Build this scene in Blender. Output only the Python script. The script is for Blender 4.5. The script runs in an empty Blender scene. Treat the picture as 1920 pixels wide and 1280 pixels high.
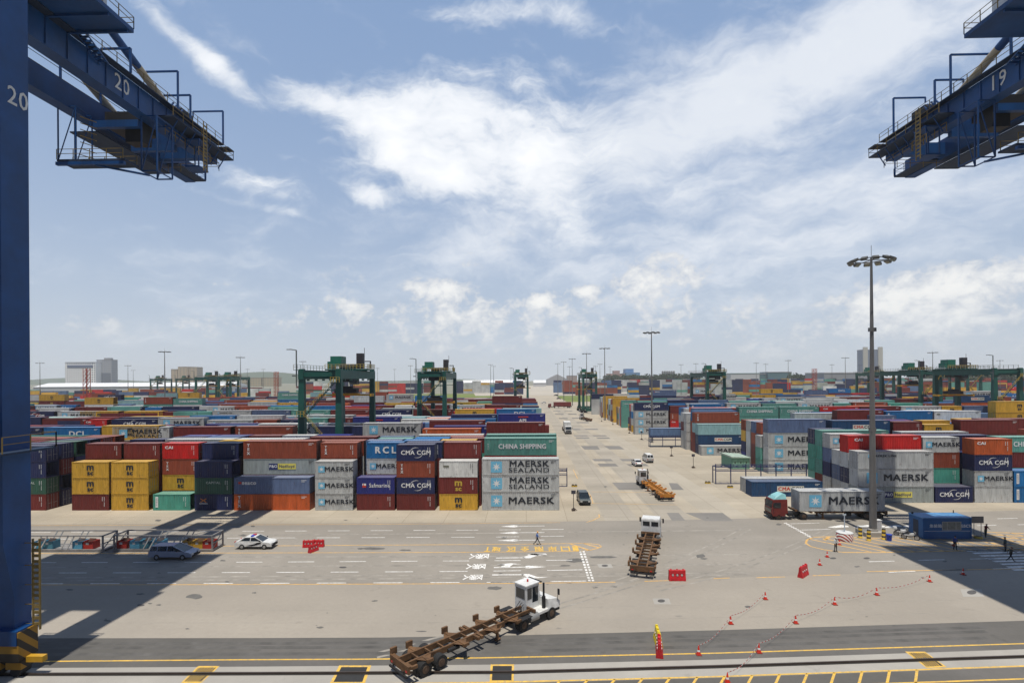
import bpy, math, random
import numpy as np
from mathutils import Vector, Matrix
random.seed(7)
scene = bpy.context.scene
col = scene.collection
# ------------------------------------------------------------------ camera
F = 1000.0; CAMH = 20.8
PSI = math.atan(25 / F); TH = 0.0; HY = 709.0; RO = 0.0065
_F = Vector((-math.sin(PSI) * math.cos(TH), math.cos(PSI) * math.cos(TH), math.sin(TH)))
_r0 = Vector((math.cos(PSI), math.sin(PSI), 0)); _u0 = _r0.cross(_F)
_R = _r0 * math.cos(RO) - _u0 * math.sin(RO); _U = _u0 * math.cos(RO) + _r0 * math.sin(RO)
cd = bpy.data.cameras.new('camera'); cam = bpy.data.objects.new('camera', cd); col.objects.link(cam)
cd.shift_y = (HY - 640) / 1920; cd.sensor_width = 36; cd.lens = 36 * F / 1920; cd.clip_end = 20000; cd.clip_start = 0.5
M3 = Matrix((_R, _U, -_F)).transposed()
cam.matrix_world = Matrix.Translation((0, 0, CAMH)) @ M3.to_4x4()
scene.camera = cam

def ray(px, py):
    return _F + _R * ((px - 960) / F) + _U * ((HY - py) / F)
def G(px, py, z=0.0):                       # photo point -> the place on height z
    d = ray(px, py); t = (z - CAMH) / d.z
    return Vector((d.x * t, d.y * t, z))
def XatY(px, py, Y):                        # photo point -> the place at depth Y
    d = ray(px, py); t = Y / d.y
    return Vector((d.x * t, Y, CAMH + d.z * t))
def proj(p):
    d = Vector(p) - Vector((0, 0, CAMH)); w = d.dot(_F)
    return 960 + F * d.dot(_R) / w, HY - F * d.dot(_U) / w

# ------------------------------------------------------------------ light and sky
EL = math.radians(76.0); HAZE = 0.00013                     # shadows fall straight away from the camera
SHX, SHY = 0.03, 1.0
az = Vector((SHX, SHY, 0)).normalized()
tosun = Vector((-az.x * math.cos(EL), -az.y * math.cos(EL), math.sin(EL)))
sd = bpy.data.lights.new('sun', 'SUN'); sd.energy = 5.0; sd.angle = math.radians(0.53); sd.color = (1.0, 0.945, 0.85)
sun = bpy.data.objects.new('sun', sd); col.objects.link(sun)
sun.rotation_euler = tosun.to_track_quat('Z', 'Y').to_euler(); sun.location = (0, -40, 90)
scene.view_settings.view_transform = 'Standard'; scene.view_settings.look = 'None'
scene.view_settings.exposure = -0.17; scene.view_settings.gamma = 1.0

W = bpy.data.worlds.new('World'); scene.world = W; W.use_nodes = True
nt = W.node_tree; N = nt.nodes; Lk = nt.links; N.clear()
def nd(t, **k):
    n = N.new(t)
    for a, b in k.items(): setattr(n, a, b)
    return n
def mth(op, a, b=None, c=None, clamp=False):
    n = nd('ShaderNodeMath', operation=op, use_clamp=clamp)
    for i, v in enumerate((a, b, c)):
        if v is None: continue
        if isinstance(v, (int, float)): n.inputs[i].default_value = v
        else: Lk.new(v, n.inputs[i])
    return n.outputs[0]
out = nd('ShaderNodeOutputWorld'); bg = nd('ShaderNodeBackground'); Lk.new(bg.outputs[0], out.inputs[0])
sky = nd('ShaderNodeTexSky', sky_type='NISHITA'); sky.sun_disc = False
sky.sun_elevation = EL; sky.sun_rotation = math.atan2(tosun.x, tosun.y)
sky.air_density = 1.0; sky.dust_density = 1.6; sky.ozone_density = 2.0; sky.altitude = 20
SKS = 0.105
bg.inputs[1].default_value = SKS
tc = nd('ShaderNodeTexCoord'); DIR = tc.outputs['Generated']
sep = nd('ShaderNodeSeparateXYZ'); Lk.new(DIR, sep.inputs[0])
zc = mth('MAXIMUM', sep.outputs[2], 0.0)
# sheet coordinates: where the line of sight meets a high flat layer
den = mth('ADD', zc, 0.16)
cx_ = mth('DIVIDE', sep.outputs[0], den); cy_ = mth('DIVIDE', sep.outputs[1], den)
comb = nd('ShaderNodeCombineXYZ'); Lk.new(cx_, comb.inputs[0]); Lk.new(cy_, comb.inputs[1])
def noise(vec, scale, detail=8, rough=.55, dist=0.0, mapscale=(1, 1, 1), rot=(0, 0, 0), loc=(0, 0, 0)):
    mp = nd('ShaderNodeMapping'); Lk.new(vec, mp.inputs[0])
    mp.inputs['Scale'].default_value = mapscale; mp.inputs['Rotation'].default_value = rot; mp.inputs['Location'].default_value = loc
    n = nd('ShaderNodeTexNoise'); Lk.new(mp.outputs[0], n.inputs['Vector'])
    n.inputs['Scale'].default_value = scale; n.inputs['Detail'].default_value = detail
    n.inputs['Roughness'].default_value = rough; n.inputs['Distortion'].default_value = dist
    return n.outputs[0]
def blob(px, py, a, b, rot, w):
    c = ray(px, py).normalized(); t = math.radians(rot)
    ax = (_R * math.cos(t) - _U * math.sin(t)); ay = (_R * math.sin(t) + _U * math.cos(t))
    sub = nd('ShaderNodeVectorMath', operation='SUBTRACT'); Lk.new(DIR, sub.inputs[0]); sub.inputs[1].default_value = c
    o = []
    for v, s in ((ax, a), (ay, b)):
        dp = nd('ShaderNodeVectorMath', operation='DOT_PRODUCT'); Lk.new(sub.outputs[0], dp.inputs[0]); dp.inputs[1].default_value = v * (F / s)
        o.append(mth('MULTIPLY', dp.outputs['Value'], dp.outputs['Value']))
    s = mth('ADD', o[0], o[1])
    return mth('MULTIPLY', mth('EXPONENT', mth('MULTIPLY', s, -1.0)), w)
def total(lst):
    t = lst[0]
    for x in lst[1:]: t = mth('ADD', t, x)
    return t
def smooth(v, lo, hi):
    n = nd('ShaderNodeMapRange', interpolation_type='SMOOTHSTEP'); Lk.new(v, n.inputs[0])
    n.inputs[1].default_value = lo; n.inputs[2].default_value = hi; return n.outputs[0]
def mixc(f, a, b):
    n = nd('ShaderNodeMix', data_type='RGBA'); 
    if isinstance(f, (int, float)): n.inputs[0].default_value = f
    else: Lk.new(f, n.inputs[0])
    for i, v in ((6, a), (7, b)):
        if isinstance(v, tuple): n.inputs[i].default_value = (*v, 1)
        else: Lk.new(v, n.inputs[i])
    return n.outputs[2]
wn = nd('ShaderNodeTexNoise'); Lk.new(DIR, wn.inputs['Vector']); wn.inputs['Scale'].default_value = 3.2; wn.inputs['Detail'].default_value = 5; wn.inputs['Roughness'].default_value = .6
ws = nd('ShaderNodeVectorMath', operation='SUBTRACT'); Lk.new(wn.outputs['Color'], ws.inputs[0]); ws.inputs[1].default_value = (.5, .5, .5)
wm = nd('ShaderNodeVectorMath', operation='SCALE'); Lk.new(ws.outputs[0], wm.inputs[0]); wm.inputs['Scale'].default_value = .15
wa = nd('ShaderNodeVectorMath', operation='ADD'); Lk.new(DIR, wa.inputs[0]); Lk.new(wm.outputs[0], wa.inputs[1]); WD = wa.outputs[0]
DIR0 = DIR
w2 = nd('ShaderNodeVectorMath', operation='SCALE'); Lk.new(ws.outputs[0], w2.inputs[0]); w2.inputs['Scale'].default_value = .085
w3 = nd('ShaderNodeVectorMath', operation='ADD'); Lk.new(DIR, w3.inputs[0]); Lk.new(w2.outputs[0], w3.inputs[1]); DIR = w3.outputs[0]      # ragged outlines
crisp = total([blob(*b) for b in [(710, 225, 150, 50, 14, .62), (850, 195, 140, 50, 6, .62), (760, 300, 140, 46, 16, .7), (930, 285, 150, 60, 10, .62), (1080, 250, 120, 62, 10, .6), (600, 185, 70, 20, 12, .62), (850, 350, 90, 24, 10, .62), (1050, 340, 130, 50, 20, .55), (1060, 425, 80, 46, 25, .55), (678, 362, 46, 16, 15, .8),
    (325, 50, 90, 16, 40, .75), (405, 108, 44, 12, 46, .55), (880, 22, 120, 20, 0, .65), (1090, 30, 80, 22, 10, .7), (450, 325, 110, 22, 18, .55), (545, 295, 40, 8, 15, .5), (500, 388, 110, 8, 12, .5), (1080, 130, 90, 26, 0, .45), (1350, 200, 130, 30, -16, .4), (1520, 110, 150, 30, -14, .45), (1600, 200, 120, 26, -10, .3), (1240, 330, 120, 34, 20, .35)]])
thin = total([blob(*b) for b in [(1470, 120, 330, 66, -12, .65), (1350, 215, 240, 60, -14, .6), (1240, 100, 120, 60, 0, .35), (1680, 80, 190, 60, 5, .4), (1330, 340, 300, 80, 8, .5), (1560, 420, 300, 70, -5, .45), (960, 330, 380, 110, 8, .3), (1040, 470, 260, 60, 5, .4), (300, 470, 300, 50, 5, .2), (860, 480, 130, 36, -25, .45),
    (1780, 320, 200, 80, 0, .3), (420, 60, 150, 40, 35, .2), (520, 560, 500, 60, 0, .2), (1500, 560, 500, 70, 0, .35)]])
DIR = DIR0
n1 = noise(WD, 3.6, 11, .60, .3, (1, 1, 1.6), (0, .35, 0), (1, 7, 4))
n2 = noise(WD, 11.0, 9, .62, .15, (1, 1, 2.6), (0, .45, 0))
nn = mth('ADD', mth('MULTIPLY', n1, .48), mth('MULTIPLY', n2, .52))
cd1 = mth('ADD', crisp, mth('MULTIPLY', mth('SUBTRACT', nn, .5), 3.2))
dens = mth('MULTIPLY', smooth(cd1, .22, 1.10), smooth(crisp, .03, .3))
cd2 = mth('ADD', thin, mth('MULTIPLY', mth('SUBTRACT', nn, .5), 3.0))
veil = mth('MULTIPLY', smooth(cd2, .08, 1.35), .85)
# heaped clouds low over the horizon
w5 = nd('ShaderNodeVectorMath', operation='SCALE'); Lk.new(ws.outputs[0], w5.inputs[0]); w5.inputs['Scale'].default_value = .05
w6 = nd('ShaderNodeVectorMath', operation='ADD'); Lk.new(DIR, w6.inputs[0]); Lk.new(w5.outputs[0], w6.inputs[1]); DIR = w6.outputs[0]
cum = total([blob(*b) for b in [(825, 540, 55, 16, 0, .9), (1015, 562, 28, 20, 0, .8), (1096, 545, 20, 11, 0, .9), (655, 572, 34, 18, 0, .75), (1240, 505, 100, 30, 0, .6), (1190, 540, 90, 34, 0, .45),
    (1010, 600, 260, 50, 0, .42), (860, 590, 120, 40, 0, .35), (415, 530, 18, 8, 0, .5), (660, 520, 60, 26, 0, .3), (1690, 560, 60, 34, 0, .6), (1870, 515, 60, 26, -10, .75), (1800, 580, 150, 34, 0, .4), (1600, 640, 260, 40, 0, .35),
    (960, 650, 700, 36, 0, .25), (900, 470, 80, 30, -30, .35), (1330, 580, 120, 24, 0, .3), (560, 600, 150, 26, 0, .3), (250, 600, 150, 30, 0, .22)]])
DIR = DIR0
n3 = noise(DIR, 15.0, 9, .6, .3, (1, 1, 1.5)); n4 = noise(DIR, 46.0, 7, .6, .3, (1, 1, 1.2))
cc = mth('ADD', cum, mth('MULTIPLY', mth('SUBTRACT', mth('ADD', mth('MULTIPLY', n3, .6), mth('MULTIPLY', n4, .4)), .5), 3.6))
cumd = smooth(cc, .30, .72)
cumd = mth('MULTIPLY', cumd, smooth(cum, .1, .35))
# bluer overhead, milky near the horizon
hz = mth('POWER', mth('SUBTRACT', 1.0, zc, clamp=True), 3.7)
hz = mth('MULTIPLY', hz, .9)
deep = smooth(mth('MAXIMUM', zc, mth('MULTIPLY', sep.outputs[1], -2.2)), .58, .80)  # sky overhead and behind camera darkened, out of view, to deepen shadows
K = 1 / SKS
def kc(r, g, b): return (r * K, g * K, b * K)
base = mixc(.62, sky.outputs[0], kc(.35, .53, .86))
base = mixc(hz, base, kc(.72, .78, .84))
base = mixc(veil, base, kc(.98, 1.02, 1.08))
cb = mixc(smooth(cd1, .45, 1.75), kc(.85, .91, 1.0), kc(1.22, 1.23, 1.25))
base = mixc(mth('MULTIPLY', dens, .93), base, cb)
c2 = mixc(smooth(cc, .45, 1.3), kc(.78, .81, .86), kc(1.2, 1.18, 1.12))
fade = smooth(zc, .0, .13)
base = mixc(mth('MULTIPLY', mth('MULTIPLY', cumd, .8), mth('ADD', mth('MULTIPLY', fade, .75), .2)), base, c2)
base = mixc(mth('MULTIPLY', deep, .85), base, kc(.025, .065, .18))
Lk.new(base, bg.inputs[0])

# ------------------------------------------------------------------ materials
MATS = {}
def mat(name, c=(.5, .5, .5), rough=.6, metal=0.0, var=.12, scale=1.5, spec=.4, obj_color=False, alpha=None, emit=None, bump=0, rust=0, streak=False, wear=None):
    if name in MATS: return MATS[name]
    m = bpy.data.materials.new(name); m.use_nodes = True; MATS[name] = m
    t = m.node_tree; b = t.nodes['Principled BSDF']; L = t.links
    b.inputs['Roughness'].default_value = rough; b.inputs['Metallic'].default_value = metal
    b.inputs['Specular IOR Level'].default_value = spec
    tcn = t.nodes.new('ShaderNodeTexCoord')
    no = t.nodes.new('ShaderNodeTexNoise'); no.inputs['Scale'].default_value = scale; no.inputs['Detail'].default_value = 6; no.inputs['Roughness'].default_value = .6
    mp = t.nodes.new('ShaderNodeMapping'); L.new(tcn.outputs['Object'], mp.inputs[0]); L.new(mp.outputs[0], no.inputs['Vector'])
    if streak: mp.inputs['Scale'].default_value = (1.6, 1.6, .35)
    mr = t.nodes.new('ShaderNodeMapRange'); L.new(no.outputs[0], mr.inputs[0])
    mr.inputs[1].default_value = .3; mr.inputs[2].default_value = .7; mr.inputs[3].default_value = 1 - var; mr.inputs[4].default_value = 1 + var
    if obj_color:
        oi = t.nodes.new('ShaderNodeObjectInfo'); src = oi.outputs['Color']
        a = t.nodes.new('ShaderNodeMath'); a.operation = 'MULTIPLY'; a.inputs[1].default_value = 40; L.new(oi.outputs['Random'], a.inputs[0])
        cmb = t.nodes.new('ShaderNodeCombineXYZ'); L.new(a.outputs[0], cmb.inputs[0]); L.new(a.outputs[0], cmb.inputs[1]); L.new(cmb.outputs[0], mp.inputs['Location'])
    mu = t.nodes.new('ShaderNodeVectorMath'); mu.operation = 'SCALE'
    if obj_color: L.new(src, mu.inputs[0])
    else: mu.inputs[0].default_value = c
    L.new(mr.outputs[0], mu.inputs['Scale'])
    last = mu.outputs[0]
    if rust:
        n2 = t.nodes.new('ShaderNodeTexNoise'); n2.inputs['Scale'].default_value = 2.2; n2.inputs['Detail'].default_value = 9; n2.inputs['Roughness'].default_value = .7; L.new(mp.outputs[0], n2.inputs['Vector'])
        r2 = t.nodes.new('ShaderNodeMapRange'); L.new(n2.outputs[0], r2.inputs[0]); r2.inputs[1].default_value = .68 - rust * .12; r2.inputs[2].default_value = .8 - rust * .1; r2.inputs[4].default_value = .75
        mx = t.nodes.new('ShaderNodeMix'); mx.data_type = 'RGBA'; L.new(r2.outputs[0], mx.inputs[0]); L.new(last, mx.inputs[6]); mx.inputs[7].default_value = (.09, .038, .02, 1); last = mx.outputs[2]
    if wear:
        g_ = t.nodes.new('ShaderNodeNewGeometry'); n3 = t.nodes.new('ShaderNodeTexNoise'); n3.inputs['Scale'].default_value = 3.5; n3.inputs['Detail'].default_value = 10; n3.inputs['Roughness'].default_value = .75; L.new(g_.outputs['Position'], n3.inputs['Vector'])
        r3 = t.nodes.new('ShaderNodeMapRange'); L.new(n3.outputs[0], r3.inputs[0]); r3.inputs[1].default_value = .47; r3.inputs[2].default_value = .62; r3.inputs[4].default_value = .8
        m3 = t.nodes.new('ShaderNodeMix'); m3.data_type = 'RGBA'; L.new(r3.outputs[0], m3.inputs[0]); L.new(last, m3.inputs[6]); m3.inputs[7].default_value = (*wear, 1); last = m3.outputs[2]
    L.new(last, b.inputs['Base Color'])
    if bump:
        bp = t.nodes.new('ShaderNodeBump'); bp.inputs['Strength'].default_value = bump; bp.inputs['Distance'].default_value = .05; L.new(no.outputs[0], bp.inputs['Height']); L.new(bp.outputs[0], b.inputs['Normal'])
    if emit: b.inputs['Emission Color'].default_value = (*emit, 1); b.inputs['Emission Strength'].default_value = 1
    m.diffuse_color = (*c, 1)
    return m

# ------------------------------------------------------------------ mesh builder
class MB:
    def __init__(s): s.v = []; s.f = []; s.m = []; s.sm = []
    def add(s, vs, fs, mi=0, smooth=False):
        o = len(s.v); s.v += [tuple(v) for v in vs]; s.f += [tuple(i + o for i in f) for f in fs]; s.m += [mi] * len(fs); s.sm += [smooth] * len(fs); return s
    def box(s, x0, y0, z0, x1, y1, z1, mi=0, M=None):
        vs = [Vector((x, y, z)) for z in (z0, z1) for y in (y0, y1) for x in (x0, x1)]
        if M: vs = [M @ v for v in vs]
        return s.add(vs, [(0, 2, 3, 1), (4, 5, 7, 6), (0, 1, 5, 4), (1, 3, 7, 5), (3, 2, 6, 7), (2, 0, 4, 6)], mi)
    def cbox(s, c, sz, mi=0, M=None):
        return s.box(c[0] - sz[0] / 2, c[1] - sz[1] / 2, c[2] - sz[2] / 2, c[0] + sz[0] / 2, c[1] + sz[1] / 2, c[2] + sz[2] / 2, mi, M)
    def beam(s, p, q, w, h=None, mi=0, up=(0, 0, 1)):
        h = h or w; p = Vector(p); q = Vector(q); d = (q - p).normalized(); u = Vector(up)
        if abs(d.dot(u)) > .98: u = Vector((0, 1, 0))
        r = d.cross(u).normalized(); u = r.cross(d)
        vs = [a + r * (i * w / 2) + u * (j * h / 2) for a in (p, q) for i, j in ((-1, -1), (1, -1), (1, 1), (-1, 1))]
        return s.add(vs, [(3, 2, 1, 0), (4, 5, 6, 7), (0, 1, 5, 4), (1, 2, 6, 5), (2, 3, 7, 6), (3, 0, 4, 7)], mi)
    def tube(s, p, q, r, r2=None, n=8, mi=0, caps=True, smooth=True):
        r2 = r if r2 is None else r2; p = Vector(p); q = Vector(q); d = (q - p).normalized()
        a = d.orthogonal().normalized(); b = d.cross(a)
        vs = []
        for c, rr in ((p, r), (q, r2)):
            for i in range(n):
                t = 2 * math.pi * i / n; vs.append(c + a * (math.cos(t) * rr) + b * (math.sin(t) * rr))
        s.add(vs, [(i, (i + 1) % n, n + (i + 1) % n, n + i) for i in range(n)], mi, smooth)
        if caps: s.add(vs, [tuple(range(n - 1, -1, -1)), tuple(range(n, 2 * n))], mi)
        return s
    def lathe(s, prof, n=16, mi=0, M=None, smooth=True):
        vs = []
        for r, z in prof:
            for i in range(n):
                t = 2 * math.pi * i / n; v = Vector((r * math.cos(t), r * math.sin(t), z)); vs.append(M @ v if M else v)
        fs = [(k * n + i, k * n + (i + 1) % n, (k + 1) * n + (i + 1) % n, (k + 1) * n + i) for k in range(len(prof) - 1) for i in range(n)]
        s.add(vs, fs, mi, smooth)
        return s.add(vs, [tuple(range(n - 1, -1, -1)), tuple(range((len(prof) - 1) * n, len(prof) * n))], mi)
    def prism(s, poly, y0, y1, mi=0, M=None, taper=None):   # poly in (x,z), extruded along y; taper(z) -> inset
        n = len(poly); vs = []
        for sgn, y in ((-1, y0), (1, y1)):
            for x, z in poly:
                v = Vector((x, y - sgn * (taper(z) if taper else 0), z)); vs.append(M @ v if M else v)
        fs = [tuple(range(n)), tuple(range(2 * n - 1, n - 1, -1))] + [((i + 1) % n, i, n + i, n + (i + 1) % n) for i in range(n)]
        return s.add(vs, fs, mi)
    def mesh(s, name, mats):
        me = bpy.data.meshes.new(name); me.from_pydata(s.v, [], s.f)
        for m in mats if isinstance(mats, (list, tuple)) else [mats]: me.materials.append(m)
        if s.f:
            me.polygons.foreach_set('material_index', s.m); me.polygons.foreach_set('use_smooth', s.sm)
        me.update(); return me
    def build(s, name, mats, parent=None, **k):
        return place(name, s.mesh(name, mats), parent, **k)
def place(name, me, parent=None, loc=None, rz=0, color=None):
    o = bpy.data.objects.new(name, me); col.objects.link(o)
    if parent: o.parent = parent
    if loc is not None: o.location = loc
    if rz: o.rotation_euler = (0, 0, rz)
    if color: o.color = (*color, 1)
    return o
def tag(o, label=None, cat=None, group=None, kind=None):
    if label: o['label'] = label
    if cat: o['category'] = cat
    if group: o['group'] = group
    if kind: o['kind'] = kind
    return o
def empty(name, loc, rz=0):
    o = bpy.data.objects.new(name, None); col.objects.link(o); o.location = loc; o.rotation_euler = (0, 0, rz); o.empty_display_size = .5
    return o
def copy_tree(o, parent=None):
    c = o.copy(); col.objects.link(c)
    if parent: c.parent = parent
    for ch in list(KIDS(o)): copy_tree(ch, c)
    return c
def KIDS(o): return [x for x in o.children]
def inst(root, loc, rz, label, group=None, first=[]):
    if root.name in first: o = copy_tree(root)
    else: first.append(root.name); o = root
    o.location = loc; o.rotation_euler = (0, 0, rz); o['label'] = label
    if group: o['group'] = group
    return o
TXT = {}
def text_mesh(body, size, sx=1.0, bold=0.0, ext=.004):
    key = (body, size, sx, bold)
    if key in TXT: return TXT[key]
    c = bpy.data.curves.new('t', 'FONT'); c.body = body; c.size = size; c.align_x = 'CENTER'; c.align_y = 'CENTER'; c.offset = bold; c.extrude = ext; c.resolution_u = 2; c.space_character = 1.08
    o = bpy.data.objects.new('t', c); me = bpy.data.meshes.new_from_object(o)
    vs = np.array([v.co[:] for v in me.vertices]) if len(me.vertices) else np.zeros((0, 3))
    fs = [tuple(p.vertices) for p in me.polygons]
    vs = [(x * sx, y, z) for x, y, z in vs]
    TXT[key] = (vs, fs); bpy.data.objects.remove(o); bpy.data.curves.remove(c); bpy.data.meshes.remove(me)
    return TXT[key]
def add_text(mb, body, size, at, sx=1.0, bold=0.0, mi=0, plane='xz', M=None):
    v0, f0 = text_mesh(body, size, sx, 0.0); at = Vector(at); vs = []; fs = []
    b = bold * 1.1
    for k, (dx, dy) in enumerate(((0, 0),) if b <= 0 else ((-b, -b * .6), (b, -b * .6), (-b, b * .6), (b, b * .6))):
        o = len(vs); vs += [(x + dx, y + dy, z + k * .0022) for x, y, z in v0]; fs += [tuple(i + o for i in f) for f in f0]
    if plane == 'xz': vs = [at + Vector((x, -z, y)) for x, y, z in vs]
    else: vs = [at + Vector((x, y, z)) for x, y, z in vs]
    if M: vs = [M @ v for v in vs]
    mb.add(vs, fs, mi)
# ------------------------------------------------------------------ containers
CW = 2.44; H0 = 2.59; H1 = 2.90; L40 = 12.19; L20 = 6.06
PAL = {'grey': (.47, .485, .48), 'navy': (.016, .024, .085), 'cblue': (.014, .06, .15), 'yellow': (.58, .34, .04), 'maroon': (.155, .024, .021),
       'redbrown': (.27, .060, .030), 'red': (.52, .014, .012), 'orange': (.52, .105, .025), 'teal': (.11, .31, .26), 'mint': (.08, .34, .26), 'royal': (.022, .03, .2),
       'blue': (.012, .15, .38), 'slate': (.10, .145, .26), 'pale': (.36, .40, .39), 'white': (.68, .69, .67), 'green': (.035, .11, .075), 'aqua': (.25, .42, .44), 'steel': (.10, .17, .30)}
# code: colour, mark, what the marking looks like
KIND = {'M': ('grey', 'star', 'with blue star square and dark lettering'), 'S': ('grey', 'star2', 'with blue star square and two-line lettering'), 'L': ('grey', 'starsmall', 'with small star and small lettering'),
        'C': ('navy', 'swoosh', 'with white lettering between arcs'), 'W': ('cblue', 'plate', 'with white nameplate'), 'Y': ('yellow', 'msc', 'with stacked black letters'),
        'm': ('maroon', 'mscy', 'with stacked yellow letters'), 'T': ('teal', 'china', 'with wide white lettering'), 't': ('mint', 'bar', 'with white panel at left edge'),
        'r': ('maroon', 'ids', 'with small white numbers'), 'b': ('redbrown', 'vert', 'with vertical white letters'), 'R': ('red', 'cai', 'with white three-letter mark'), 'O': ('orange', 'cai', 'with white three-letter mark'),
        'o': ('orange', 'vert', 'with vertical white letters'), 'F': ('royal', 'saf', 'with white script and flag'), 'K': ('blue', 'rcl', 'with three large white letters'), 'P': ('pale', 'pno', 'with blue and yellow nameplate'),
        's': ('slate', 'seaco', 'with white lettering at upper left'), 'l': ('slate', 'ids', 'with faded plain sides'), 'n': ('navy', 'ids', 'with small white numbers'), 'w': ('white', 'tag', 'with small dark tag'), 'g': ('grey', 'ids', 'with plain sides'),
        'G': ('green', 'cap', 'with faint pale lettering'), 'A': ('royal', 'apl', 'with red and white lettering'), 'D': ('blue', 'dcl', 'with large white lettering'), 'B': ('blue', 'bar', 'with white panel at left edge'),
        'e': ('aqua', 'ids', 'with faded plain sides'), 'X': ('navy', 'cross', 'with small orange cross'), 'u': ('steel', 'ids', 'with plain sides')}
CNAME = {'grey': 'grey', 'navy': 'navy', 'cblue': 'dark blue', 'yellow': 'yellow', 'maroon': 'maroon', 'redbrown': 'red-brown', 'red': 'bright red', 'orange': 'orange', 'teal': 'sea-green', 'mint': 'mint green', 'royal': 'royal blue', 'blue': 'blue',
         'slate': 'slate blue', 'pale': 'pale grey', 'white': 'white', 'green': 'dark green', 'aqua': 'pale aqua', 'steel': 'steel blue'}
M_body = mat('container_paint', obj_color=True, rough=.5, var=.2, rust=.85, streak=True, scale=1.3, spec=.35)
def pale_tops(m, amt=.22, c=(.42, .38, .34)):  # mixes faces that point up towards one pale tone
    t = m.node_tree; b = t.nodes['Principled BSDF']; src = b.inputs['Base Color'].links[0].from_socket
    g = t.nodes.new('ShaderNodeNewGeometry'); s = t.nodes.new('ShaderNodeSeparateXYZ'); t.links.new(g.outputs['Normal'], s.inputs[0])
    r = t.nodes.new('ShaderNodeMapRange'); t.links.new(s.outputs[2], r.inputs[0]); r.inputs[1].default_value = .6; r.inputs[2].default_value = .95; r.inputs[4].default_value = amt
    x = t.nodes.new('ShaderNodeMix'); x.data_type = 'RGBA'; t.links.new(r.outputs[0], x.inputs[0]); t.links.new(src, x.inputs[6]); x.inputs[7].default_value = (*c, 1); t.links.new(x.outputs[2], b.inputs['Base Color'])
pale_tops(M_body)
def panels(m):
    t = m.node_tree; b = t.nodes['Principled BSDF']; src = b.inputs['Base Color'].links[0].from_socket
    tc_ = t.nodes.new('ShaderNodeTexCoord'); oi = t.nodes.new('ShaderNodeObjectInfo')
    ad = t.nodes.new('ShaderNodeVectorMath'); ad.operation = 'MULTIPLY_ADD'; t.links.new(tc_.outputs['Object'], ad.inputs[0]); ad.inputs[1].default_value = (.83, .4, .38); t.links.new(oi.outputs['Random'], ad.inputs[2])
    fl = t.nodes.new('ShaderNodeVectorMath'); fl.operation = 'FLOOR'; t.links.new(ad.outputs[0], fl.inputs[0])
    a2 = t.nodes.new('ShaderNodeVectorMath'); a2.operation = 'ADD'; t.links.new(fl.outputs[0], a2.inputs[0]); t.links.new(oi.outputs['Random'], a2.inputs[1])
    wn_ = t.nodes.new('ShaderNodeTexWhiteNoise'); t.links.new(a2.outputs[0], wn_.inputs[0])
    r = t.nodes.new('ShaderNodeMapRange'); t.links.new(wn_.outputs[0], r.inputs[0]); r.inputs[3].default_value = .955; r.inputs[4].default_value = 1.045
    sc = t.nodes.new('ShaderNodeVectorMath'); sc.operation = 'SCALE'; t.links.new(src, sc.inputs[0]); t.links.new(r.outputs[0], sc.inputs['Scale']); t.links.new(sc.outputs[0], b.inputs['Base Color'])
panels(M_body)
M_frame = mat('container_frame_paint', obj_color=True, rough=.6, var=.22, rust=1.3, scale=3, spec=.3)
M_door = mat('container_door_paint', obj_color=True, rough=.55, var=.15, rust=.7, scale=2)
M_rod = mat('galvanised_rod', (.33, .33, .33), .45, .5)
M_ink = mat('dark_lettering', (.02, .025, .035), .5, var=.1); M_wht = mat('white_lettering', (.72, .73, .73), .55, var=.12, scale=4); M_sky = mat('star_square_blue', (.16, .46, .66), .5, var=.06)
M_yel = mat('yellow_lettering', (.55, .38, .05), .5); M_red = mat('red_lettering', (.55, .05, .03), .5); M_org = mat('orange_mark', (.75, .25, .03), .5); M_cream = mat('nameplate_cream', (.68, .68, .6), .5)
M_ylp = mat('nameplate_yellow', (.72, .64, .13), .5); M_dnb = mat('nameplate_navy', (.02, .03, .14), .5)

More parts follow.
